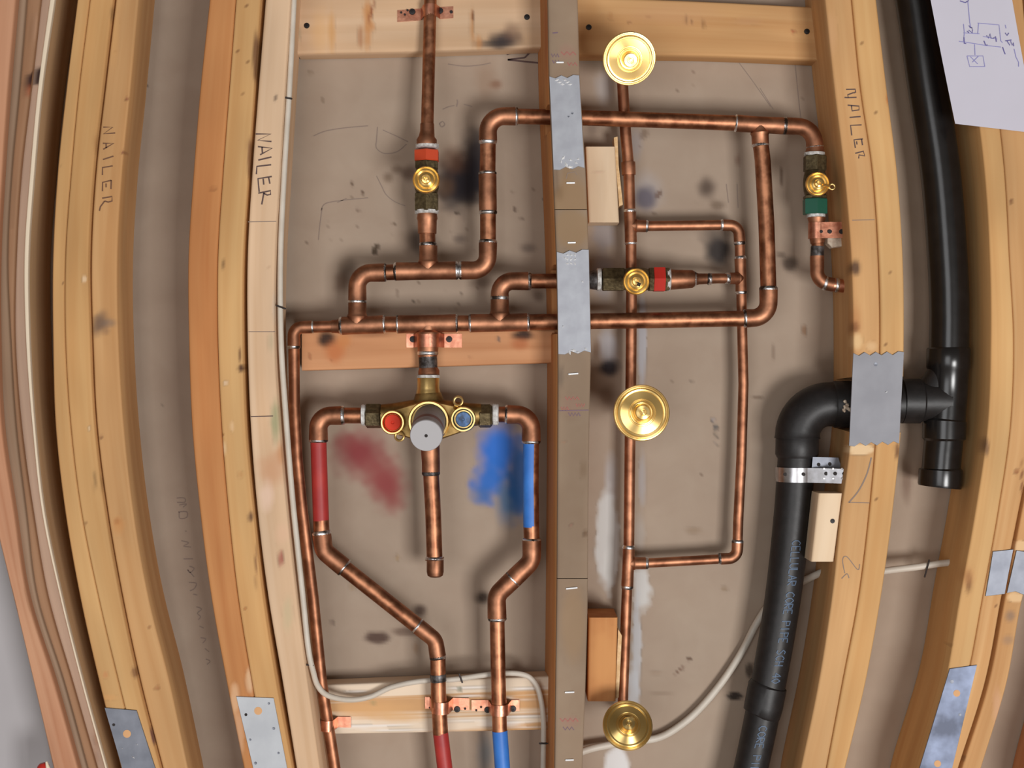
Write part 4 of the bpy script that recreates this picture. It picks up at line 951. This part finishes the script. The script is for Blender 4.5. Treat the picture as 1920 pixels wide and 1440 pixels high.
v = stop_valve('brass stop valve with a red-orange band on the riser pipe', (800, 340), (0, 1), (-38, 57), 23.5, (-58, -37), MT['red_enamel'], disc_c=(799, 337), disc_r=25.5)
tape(v, (801, 274), (0, 1), 21.5, 8); tape(v, (800, 397), (0, 1), 22, 8)
v = stop_valve('brass stop valve with a deep red band lying sideways beside the centre stud', (1193, 524), (1, 0), (-64, 62), 23.5, (31, 54), MT['red_deep'], disc_c=(1193, 528), disc_r=25, slot=True)
tape(v, (1123, 524), (1, 0), 21, 9); tape(v, (1253, 524), (1, 0), 21.5, 8)
mb = MB(); mb.tube([P(1100, 526, Y1), P(1113, 525, Y1), P(1121, 525, Y1)], [M(15.5, Y1), M(18, Y1), M(19, Y1)], MT['flux'], 22); mb.build('union', v)
v = stop_valve('brass stop valve with a dark green band at the right nailer', (1528, 344), (0, 1), (-52, 30), 22, (29, 58), MT['green_enamel'], disc_c=(1533, 345), disc_r=22.5, tab=(1560, 350), slot=False)
tape(v, (1527, 289), (0, 1), 19, 7); tape(v, (1530, 404), (0, 1), 17, 8)

# green valve outlet: short drop into the stud
t = thing('copper_drop_pipe', 'short copper drop bending into the right nailer below the green-banded valve', 'pipe', P(1533, 470, Y1))
flared(t, [(1531, 408), (1531, 418), (1532, 448), (1533, 456)], [17, 14.5, 14, 13], Y1, CF, 'adapter')
pipe(t, [(1533, 452), (1533, 478)], 11.5, Y1, CP)
coupling(t, (1533, 462), (1532, 482), 11.5, Y1, hub=1.1, mat=MT['flux'], name='solder_joint', rings=False)
elbow(t, (1532, 480), (1532, 528), (1562, 534), 11.5, Y1, bend=24, rings=False)
mb = MB(); ring_on(mb, (1547, 531), (1, .2), 13, Y1); ring_on(mb, (1569, 535), (1, .1), 13, Y1); mb.build('solder_joint', t)
pipe(t, [(1560, 534), (1597, 538)], 12.5, Y1, MT['copper_strap'])

mb = MB()                                                    # angled strap holding the drop to the nailer side
def wrap_band(mb, cx, cy, r, y, x1, h, y1, mat, holes=()):
    R = M(r, y) + .0006; c = P(cx, cy, y); prof = []
    for i in range(15):
        a = math.pi * (1.12 - i / 14 * 0.75); prof.append((c.x + R * math.cos(a), y - R * math.sin(a)))
    e = P(x1, cy, y1); prof.append((e.x, y1))
    z0, z1 = c.z + M(h / 2, y), c.z - M(h / 2, y); n = len(prof); vs = []
    for dz in (0, .0012):
        for x, yy in prof: vs += [(x, yy + dz, z0), (x, yy + dz, z1)]
    fs = []
    for i in range(n - 1):
        a = 2 * i; b = a + 2 * n
        fs += [(a, a + 1, a + 3, a + 2), (b + 2, b + 3, b + 1, b), (a, a + 2, b + 2, b), (a + 1, b + 1, b + 3, a + 3)]
    fs += [(0, 2 * n, 2 * n + 1, 1), (2 * n - 2, 2 * n - 1, 4 * n - 1, 4 * n - 2)]
    mb.add(vs, fs, mat); return prof, c
prof, c_ = wrap_band(mb, 1532, 433, 15, Y1, 1598, 30, 0.030, MT['copper_strap'])
for x, r_ in ((1556, 4.0), (1578, 4.5), (1540, 3)):
    tt = (P(x, 433, .028).x - prof[-2][0]) / (prof[-1][0] - prof[-2][0]); yy = prof[-2][1] + (prof[-1][1] - prof[-2][1]) * max(tt, 0) - .0012
    disk(mb, x, 434, r_, yy if tt > 0 else Y1 - M(15, Y1) - .001, MT['hole'], .0002)
props(mb.build('pipe_strap', None, angle=30), 'perforated copper strap below the green-banded valve', 'pipe strap')
mb = MB(); mb.prism([(1552, 440), (1582, 438), (1581, 462), (1560, 464), (1552, 456)], 0.037, 0.05, MT['putty'], .0008)
props(mb.build('wood_chip', None), 'small cream wood chip behind the perforated copper strap', 'wood chip')

# ------------------------------------------------------------------ mixing valve
t = thing('mixing_valve', 'brass shower mixing valve with a protruding grey sleeve', 'valve', P(805, 785, 0.036))
ym = 0.036; mm = lambda v: M(v, ym)
mb = MB(); X = Vector((1, 0, 0)); o = P(805, 780, ym)
mb.tube([P(715, 779, ym), P(735, 779, ym), P(770, 780, ym), P(805, 780, ym), P(840, 780, ym), P(875, 778, ym), P(903, 777, ym)], [mm(21), mm(23), mm(30), mm(36), mm(30), mm(23), mm(20)], MT['brass_warm'], 28)
mb.tube([P(803, 737, ym), P(804, 755, ym), P(805, 780, ym)], [mm(24), mm(30), mm(34)], MT['brass_warm'], 28)
mb.build('body', t)
mb = MB(); mb.lathe([(mm(20), mm(-120)), (mm(24), mm(-117)), (mm(24), mm(-92)), (mm(20), mm(-88))], o, X, MT['brass_cast'], 6, .3)
mb.build('hex_nut', t)
mb = MB(); mb.lathe([(mm(20), mm(92)), (mm(23), mm(95)), (mm(23), mm(114)), (mm(19), mm(118))], o, X, MT['brass_cast'], 6, .3)
mb.build('hex_nut', t)
mb = MB(); mb.lathe([(mm(20), mm(-1)), (mm(21), mm(1)), (mm(21), mm(20)), (mm(22), mm(24)), (mm(23), mm(30))], P(803, 708, ym), (0, 0, -1), MT['brass_plain'], 32); mb.build('collar', t)


def tape_m(p, d, r, w):
    global t
    mb = MB(); l = math.hypot(*d); dx, dy = d[0] / l, d[1] / l; pts, rad = [], []
    for i in range(7):
        s = -w / 2 + w * i / 6; pts.append(P(p[0] + dx * s, p[1] + dy * s, ym)); rad.append(mm(r * (0.9 if i in (0, 6) else 1 + .03 * (i % 2))))
    mb.tube(pts, rad, MT['tape'], 26); mb.build('thread_tape', t)


tape_m((803, 706), (0, 1), 21, 7); tape_m((682, 778), (1, 0), 19.5, 9); tape_m((929, 777), (1, 0), 20, 12)
# flange plate around the cartridge and the two stops
def hull(circs, n=24):
    pts = [(cx + r * math.cos(2 * math.pi * k / n), cy + r * math.sin(2 * math.pi * k / n)) for cx, cy, r in circs for k in range(n)]
    pts = sorted(set(pts)); lo, up = [], []
    cr = lambda a, b, c: (b[0] - a[0]) * (c[1] - a[1]) - (b[1] - a[1]) * (c[0] - a[0])
    for p in pts:
        while len(lo) > 1 and cr(lo[-2], lo[-1], p) <= 0: lo.pop()
        lo.append(p)
    for p in reversed(pts):
        while len(up) > 1 and cr(up[-2], up[-1], p) <= 0: up.pop()
        up.append(p)
    return lo[:-1] + up[:-1]


mb = MB(); mb.prism(hull([(740, 791, 22), (803, 790, 40), (866, 787, 22)]), 0.016, 0.03, MT['brass_warm'], .0015); mb.build('flange', t)
mb = MB(); q = P(804, 790, 0.016); R = M(39, .016)
mb.lathe([(R * .8, -.002), (R, 0), (R, .004), (R * .95, .0065), (R * .86, .0065), (R * .82, .003), (R * .5, .002), (0, .002)], q, (0, -1, 0), MT['brass_plain'], 48); mb.build('retaining_ring', t)
for (cx, cy, mat, r, rp) in ((737, 792, 'red_plug', 23, 15.5), (869, 786, 'blue_plug', 24, 14.5)):
    q = P(cx, cy, 0.016); R = M(r, .012)
    mb = MB(); mb.lathe([(R * .9, -.003), (R, .001), (R, .006), (R * .93, .0085), (R * .82, .0085), (R * .74, .006), (R * .7, .002), (R * .3, .0015), (0, .0015)], q, (0, -1, 0), MT['brass_plain'], 40)
    s = mb.build('stop_screw', t)
    mb = MB(); R2 = M(rp, .01); mb.lathe([(R2, .0015), (R2, .0045), (R2 * .9, .0055), (R2 * .2, .0052), (R2 * .16, .004), (0, .004)], q, (0, -1, 0), MT[mat], 32); pl = mb.build('screw_plug', s); pl['label'] = 'red plug' if mat == 'red_plug' else 'blue plug'
for (cx, cy, ex, ey) in ((859, 752, 853, 766), (749, 818, 745, 808)):
    mb = MB(); q = P(cx, cy, .013); torus(mb, q, (0, 1, 0), M(8, .013), M(2.4, .013), MT['brass_plain'], 26)
    mb.tube([P(cx + (ex - cx) * .6, cy + (ey - cy) * .6, .013), P(ex, ey, .018)], M(4, .013), MT['brass_plain'], 10); mb.build('loop_tab', t)
# grey sleeve, drooping slightly
a0, a1 = P(806, 787, .016), P(799, 817, -.036); ax = (a1 - a0).normalized(); Ls = (a1 - a0).length; R = M(31, -.03)
mb = MB(); mb.lathe([(R * .98, 0), (R, .001), (R, Ls * .45), (R, Ls * .46), (R, Ls * .9), (R * .985, Ls * .96)], a0, ax, MT['sleeve'], 48); sl = mb.build('sleeve', t)
mb = MB(); mb.lathe([(R * 1.003, Ls * .62), (R * 1.004, Ls * .625), (R * 1.004, Ls * .76), (R * 1.003, Ls * .765)], a0, ax, MT['sleeve_mark'], 48); mb.build('sleeve_band', sl)
mb = MB(); mb.lathe([(R * .985, Ls * .955), (R * .985, Ls * .985), (R * .95, Ls), (R * .06, Ls), (R * .05, Ls * .985), (0, Ls * .985)], a0, ax, MT['sleeve_face'], 48); mb.build('sleeve_cap', sl)
mb = MB(); cc = a1 - ax * .0003; mb.lathe([(R * .1, 0), (R * .1, .0006), (0, .0006)], cc, ax, MT['hole'], 14); mb.build('pin_hole', sl)

# ------------------------------------------------------------------ brass discs on the thin riser


def brass_disc(label, c, rpx, pipe_c, tilt, tiltz=0, yd=-0.014):
    t = thing('brass_jet_cap', label, 'brass cap', P(*c, yd), 'brass caps on the thin riser')
    o = P(*c, yd); ax = Vector((math.sin(math.radians(tiltz)), -1, math.tan(math.radians(tilt)))).normalized(); R = M(rpx, yd); u = R / 26.5
    mb = MB(); q = P(*pipe_c, YT)
    mb.tube([q, Vector((q.x, YT - .012, q.z)), o.lerp(q, .25), o], [M(13, YT)] * 2 + [R * .32, R * .36], MT['brass_cast'], 22); mb.build('stem', t)
    pr = [(14, -5), (25, -2.5), (26.5, -1.5), (26.5, 0), (25.8, .9), (24.8, 1.0), (24.2, .3), (23.4, .3), (22.9, 1.6), (22, 2.2), (20.6, 2.0), (20.2, 1.4), (17, 2.2), (13, 3.4), (12.5, 3.0), (11.8, 3.1), (11.2, 4.0), (10.4, 4.2), (9.6, 3.2), (8.4, 3.0), (7.6, 3.8), (7.0, 9.0), (6.4, 9.8), (3.4, 10), (2.8, 9.4), (2.2, 9.4), (1.6, 10), (0, 10)]
    rot = Vector((0, -1, 0)).rotation_difference(ax).to_matrix()
    mb = MB(); mb.lathe([(a * u, b * u) for a, b in pr], (0, 0, 0), (0, -1, 0), MT['brass'], 64)
    d = mb.build('disc', t, angle=24); d.location = (0, 0, 0); d.rotation_euler = rot.to_euler()
    return t


# build() places children relative to their thing, so a disc built round the world origin must be shifted back
def fix_disc(t):
    for ch in t.children:
        if ch.name.startswith('disc'):
            me = ch.data; v = np.empty(len(me.vertices) * 3, np.float32); me.vertices.foreach_get('co', v)
            v = v.reshape(-1, 3) + np.array(t.location, np.float32); me.vertices.foreach_set('co', v.ravel()); me.update()


fix_disc(brass_disc('topmost round brass cap over the top right cross board', (1180, 110), 50, (1166, 122), -22, 4))
fix_disc(brass_disc('middle round brass cap, the largest, right of centre stud', (1203, 774), 53, (1182, 780), 3, 3))
fix_disc(brass_disc('lowest round brass cap just above the white cable', (1177, 1360), 47, (1168, 1335), 26, 4))

# ------------------------------------------------------------------ black drain and vent
YD = 0.048
t = thing('drain_vent_pipe', 'black plastic vent and drain pipe with tee, elbow and capped end', 'drain pipe', P(1763, 913, YD))
AB, AM = MT['abs'], MT['abs_matte']
pipe(t, smooth_px([(1672, -300), (1690, -150), (1716, 0), (1739, 160), (1763, 320), (1776, 480), (1780, 580), (1779, 665)], 5), 36.5, YD, AB, 'vent_pipe', 36)
mb = MB(); u = lambda v: M(v, YD)
mb.tube([P(1779, 652, YD), P(1779, 655, YD), P(1778, 690, YD), P(1778, 694, YD), P(1776, 740, YD), P(1772, 786, YD), P(1771, 789, YD), P(1770, 822, YD), P(1770, 826, YD)], [u(38), u(40), u(40), u(37.5), u(37), u(37), u(40), u(40), u(36)], AB, 36)
mb.tube([P(1776, 752, YD), P(1752, 752, YD), P(1728, 752, YD), P(1724, 752, YD), P(1690, 752, YD)], [u(38), u(38), u(38), u(42), u(42)], AM, 32)
mb.tube([P(1771, 690, YD), P(1757, 716, YD), P(1740, 740, YD), P(1722, 752, YD)], [u(26), u(27), u(28), u(30)], AM, 28)
mb.build('tee', t)
mb = MB(); mb.tube([P(1770, 820, YD), P(1767, 850, YD), P(1764, 886, YD)], [u(35.5)] * 3, AB, 36); mb.build('vent_pipe', t)
mb = MB(); mb.tube([P(1764, 878, YD), P(1764, 881, YD), P(1762.5, 908, YD), P(1762, 913, YD)], [u(37), u(40), u(40.5), u(39)], AB, 36); mb.build('end_cap', t)
mb = MB(); mb.tube([P(1694, 755, YD), P(1640, 757, YD), P(1560, 758, YD)], [u(38)] * 3, AM, 32); mb.build('drain_pipe', t)
elbow(t, (1600, 758), (1496, 758), (1495, 822), 37, YD, AM, bend=62, rings=False, n=32)
mb = MB(); mb.tube([P(1600, 758, YD), P(1564, 758, YD), P(1560, 758, YD)], [u(44), u(44), u(41)], AM, 32)
mb.tube([P(1495, 814, YD), P(1495, 818, YD), P(1494, 852, YD), P(1494, 858, YD)], [u(38), u(40), u(40), u(37)], AM, 32); mb.build('elbow_hub', t)
dl = smooth_px([(1494, 850), (1486, 960), (1468, 1120), (1441, 1280), (1408, 1440), (1378, 1560), (1360, 1640)], 6)
mb = MB(); rr = [u(35 - 4 * min(max((p[1] - 850) / 700, 0), 1)) for p in dl]; mb.tube([P(*p, YD) for p in dl], rr, AM, 36)
# white print along the drain
FONT = {'A': [[(0, 0), (.4, 1), (.8, 0)], [(.15, .4), (.65, .4)]], 'B': [[(0, 0), (0, 1), (.6, .95), (.6, .55), (0, .5), (.7, .45), (.7, .05), (0, 0)]], 'C': [[(.75, .85), (.4, 1), (0, .7), (0, .3), (.4, 0), (.75, .15)]], 'D': [[(0, 0), (0, 1), (.5, .9), (.75, .5), (.5, .1), (0, 0)]],
        'E': [[(.7, 1), (0, 1), (0, 0), (.7, 0)], [(0, .5), (.5, .5)]], 'H': [[(0, 0), (0, 1)], [(.7, 0), (.7, 1)], [(0, .5), (.7, .5)]], 'I': [[(.3, 0), (.3, 1)]], 'L': [[(0, 1), (0, 0), (.7, 0)]], 'O': [[(.4, 1), (0, .7), (0, .3), (.4, 0), (.8, .3), (.8, .7), (.4, 1)]],
        'P': [[(0, 0), (0, 1), (.7, .9), (.7, .55), (0, .5)]], 'R': [[(0, 0), (0, 1), (.7, .9), (.7, .55), (0, .5), (.7, 0)]], 'S': [[(.7, .9), (.3, 1), (0, .75), (.7, .3), (.4, 0), (0, .1)]], 'U': [[(0, 1), (0, .2), (.4, 0), (.75, .2), (.75, 1)]],
        '4': [[(.55, 0), (.55, 1), (0, .35), (.75, .35)]], '0': [[(.35, 1), (0, .6), (0, .4), (.35, 0), (.7, .4), (.7, .6), (.35, 1)]], ' ': []}


def dctr(py):
    ys = [p[1] for p in dl]; xs = [p[0] for p in dl]; return float(np.interp(py, ys, xs)), float(np.interp(py, ys, rr))


def on_pipe(px, py):
    x, R = dctr(py); cx = (x - 960) * (D + YD) / F; dep = YD - R
    for _ in range(6):
        v = min(abs((px - 960) * (D + dep) / F - cx), R * .97); dep = YD - math.sqrt(R * R - v * v)
    return dep - 0.0007


def pipe_text(txt, py0, v0, v1, adv, w):
    for i, chx in enumerate(txt):
        for st in FONT[chx]:
            pts = []
            for gx, gy in st:
                yy = py0 + (i + gx) * adv; cx, _ = dctr(yy); pts.append((cx + v0 + (v1 - v0) * gy, yy))
            fine = []
            for a, b in zip(pts[:-1], pts[1:]):
                for k in range(3): fine.append((a[0] + (b[0] - a[0]) * k / 3, a[1] + (b[1] - a[1]) * k / 3))
            fine.append(pts[-1]); mb.ribbon(fine, w, on_pipe, MT['print'])


pipe_text('CELLULAR CORE PIPE SCH 40', 1014, 5, 21, 10.8, 1.7)
pipe_text('CORE PIPE', 1362, -1, 14, 11, 1.7)
mb.build('drain_pipe', t)
mb = MB(); mb.tube([P(1440, 1283, YD), P(1439, 1286, YD), P(1432, 1322, YD), P(1428, 1338, YD), P(1426, 1342, YD)], [u(33), u(36), u(36), u(35), u(32)], AM, 36); mb.build('coupling', t)

# hole in the right nailer pair shows torn wood and putty crumbs round the drain
mb = MB()
for i in range(14):
    rg = random.Random(i); a = P(1590 + rg.uniform(-10, 6), 760 + rg.uniform(-10, 12), .012); mb.lathe([(0, -.002), (.0012 + .0012 * rg.random(), 0), (0, .002)], a, (rg.uniform(-1, 1), rg.uniform(-1, 1), .4), MT['putty'], 7)
props(mb.build('putty_crumb', None), 'cream putty crumbs at left edge of the wide grey nail plate', 'putty', kind='stuff')

# perforated steel strap round the drain
t = thing('perforated_strap', 'shiny perforated steel strap tying the black drain to the right nailer', 'pipe strap', P(1494, 888, YD))
mb = MB(); prof, c_ = wrap_band(mb, 1492, 889, 36.5, YD, 1594, 27, 0.012, MT['strap'])
Rw = M(36.5, YD) + .0016
for x in (1460, 1472, 1507, 1524, 1533):
    v_ = P(x, 0, YD - .02).x - c_.x
    yy = YD - math.sqrt(max(Rw * Rw - v_ * v_, 1e-8)) - .0006
    disk(mb, x, 889.5, 3.3, yy, MT['hole'], .0002)
for x in (1549, 1566, 1583):
    tt = (P(x, 0, .014).x - prof[-2][0]) / (prof[-1][0] - prof[-2][0]); yy = prof[-2][1] + (prof[-1][1] - prof[-2][1]) * tt - .0012
    disk(mb, x, 888, 3.6, yy, MT['hole'], .0002)
    for q in (-1, 1): disk(mb, x - 4, 888 + q * 9, 2.0, yy - .0004, MT['bright'], .0006)
mb.build('band', t, angle=30)
mb = MB(); mb.prism([(1524, 857), (1572, 858), (1578, 878), (1522, 880)], 0.03, 0.0312, MT['galv_dark'])
disk(mb, 1535, 871, 3.4, .0297, MT['hole'], .0002); disk(mb, 1556, 870, 3.4, .0297, MT['hole'], .0002)
mb.build('band_tail', t)

# ------------------------------------------------------------------ cables


def cable(label, pts, r, staples=(), flat=1.0):
    q = smooth_px(pts, 7); mb = MB(); mb.tube([P(x, y, d) for x, y, d in q], M(r, .05), MT['cable'], 14)
    o = mb.build('electric_cable', None); props(o, label, 'cable')
    for x, y, d, a, w in staples:
        m2 = MB(); c, s = math.cos(math.radians(a)), math.sin(math.radians(a)); m2.tube([P(x - w * c, y - w * s, d + .004), P(x - w * c, y - w * s, d - .0035), P(x + w * c, y + w * s, d - .0035), P(x + w * c, y + w * s, d + .004)], .0009, MT['staple'], 8)
        m2.build('cable_staple', o)
    return o


cable('white cable down the pale nailer, then looping across the striped board', [(566, -320, .006), (552, -20, .006), (543, 160, .006), (533, 320, .006), (526, 480, .006), (527, 640, .006), (536, 780, .006), (549, 940, .006), (567, 1110, .004), (578, 1215, .004), (587, 1258, .008), (596, 1286, .018), (615, 1304, .028), (655, 1312, .042), (695, 1306, .049), (735, 1288, .0495), (790, 1277, .0495), (850, 1274, .0495), (905, 1266, .0495), (950, 1262, .0495), (985, 1266, .0495), (1004, 1282, .049), (1014, 1310, .048), (1019, 1350, .047), (1019, 1400, .047), (1018, 1470, .047), (1016, 1600, .047)], 5.2,
      [(540, 184, .006, 10, 7), (527, 576, .006, 20, 8), (580, 1247, .008, 5, 7), (864, 1272, .0495, 70, 8), (1019, 1394, .047, 0, 7)])
cable('white cable sagging behind the lowest brass cap towards the black drain', [(1060, 1424, .070), (1095, 1408, .072), (1130, 1399, .074), (1180, 1391, .077), (1235, 1383, .079), (1280, 1357, .080), (1320, 1320, .080), (1360, 1270, .080), (1392, 1220, .080), (1420, 1166, .080), (1450, 1125, .0805), (1495, 1096, .080), (1530, 1078, .070), (1556, 1067, .055)], 7.0)
cable('short white cable between the right nailer pair and paper-covered stud', [(1630, 1076, .052), (1662, 1070, .055), (1720, 1063, .058), (1760, 1057, .056), (1800, 1053, .050)], 6.5, [(1738, 1066, .057, 105, 16)])

# ------------------------------------------------------------------ paper sheet
def paper():
    tl, tr, br, b_l = (1730, -80), (1884, -80), (1944, 250), (1791, 232); n, m = 24, 16; vs, fs = [], []
    dep = lambda u, v: -0.0016 - 0.004 * math.sin(math.pi * u) * (.3 + .7 * v) * .5 - .002 * v * (1 - u)
    def pos(u, v):
        x = (tl[0] * (1 - u) + tr[0] * u) * (1 - v) + (b_l[0] * (1 - u) + br[0] * u) * v + 5 * math.sin(math.pi * v) * (-.2)
        y = (tl[1] * (1 - u) + tr[1] * u) * (1 - v) + (b_l[1] * (1 - u) + br[1] * u) * v
        return x, y
    for back in (0, .0003):
        for j in range(n + 1):
            for i in range(m + 1):
                u, v = i / m, j / n; x, y = pos(u, v); vs.append(P(x, y, dep(u, v) + back))
    N = (n + 1) * (m + 1); w = m + 1
    for j in range(n):
        for i in range(m):
            a = j * w + i; fs.append((a, a + w, a + w + 1, a + 1)); fs.append((N + a, N + a + 1, N + a + w + 1, N + a + w))
    for i in range(m): fs.append((i, i + 1, N + i + 1, N + i)); a = n * w + i; fs.append((a + 1, a, N + a, N + a + 1))
    for j in range(n): a = j * w; fs.append((a + w, a, N + a, N + a + w)); a = j * w + m; fs.append((a, a + w, N + a + w, N + a))
    mb = MB(); mb.add(vs, fs, MT['paper'])
    z = lambda pts: [(1720 + x / 6, y / 6) for x, y in pts]
    def dep_px(x, y):
        v = min(max((y + 80) / 320, 0), 1); xl = tl[0] + (b_l[0] - tl[0]) * v; u = min(max((x - xl) / 154, 0), 1); return dep(u, v) - .0005
    p1 = [[(570, 20), (590, 250), (600, 300)], [(520, 270), (530, 370), (520, 470)], [(690, 260), (680, 380), (700, 380)], [(680, 260), (920, 280), (940, 460), (960, 480)], [(470, 465), (640, 490), (760, 510)], [(645, 500), (650, 620)], [(560, 630), (740, 630), (760, 750)], [(560, 630), (590, 750), (760, 750)], [(600, 640), (680, 720)], [(690, 630), (620, 700)], [(760, 510), (940, 530)], [(1090, 550), (1110, 640), (1140, 700), (1140, 750)], [(990, 280), (1000, 320)], [(520, 370), (700, 380)], [(740, 410), (900, 440)]]
    p2 = [[(560, 350), (580, 370), (580, 340), (620, 370), (620, 330)], [(580, 290), (620, 320), (590, 310)], [(525, 420), (530, 490), (550, 490)], [(750, 460), (770, 510), (790, 505)], [(780, 400), (800, 430), (820, 380), (830, 430), (860, 430), (880, 410), (890, 470)], [(960, 530), (980, 590), (990, 610)], [(1010, 460), (1040, 510), (1050, 460), (1070, 510), (1080, 480), (1085, 520)], [(990, 370), (1010, 400), (1030, 370)], [(990, 460), (1060, 450)], [(480, 10), (540, 30), (580, 5)]]
    for s in p1: mb.ribbon(z(s), 1.3, dep_px, MT['pen'])
    for s in p2: mb.ribbon(z(s), 1.8, dep_px, MT['pen2'])
    props(mb.build('paper_sheet', None, angle=60), 'white paper sheet with blue pen plumbing sketch at upper right', 'paper')


paper()

# red-topped object leaning at the lower left corner
t = thing('red_container', 'small red object with a white rim at the bottom left corner', 'container', P(82, 1560, -.01))
mb = MB(); mb.tube([P(82, 1600, -.01), P(82, 1450, -.01), P(81, 1436, -.01), P(80, 1431, -.01)], [M(13), M(13), M(11), M(6)], MT['red_deep'], 28); mb.build('body', t)
mb = MB(); mb.tube([P(96, 1600, -.014), P(94, 1460, -.014), P(90, 1440, -.014), P(87, 1428, -.014)], [M(5.5), M(5), M(4), M(2)], MT['bead'], 12); mb.build('rim', t)
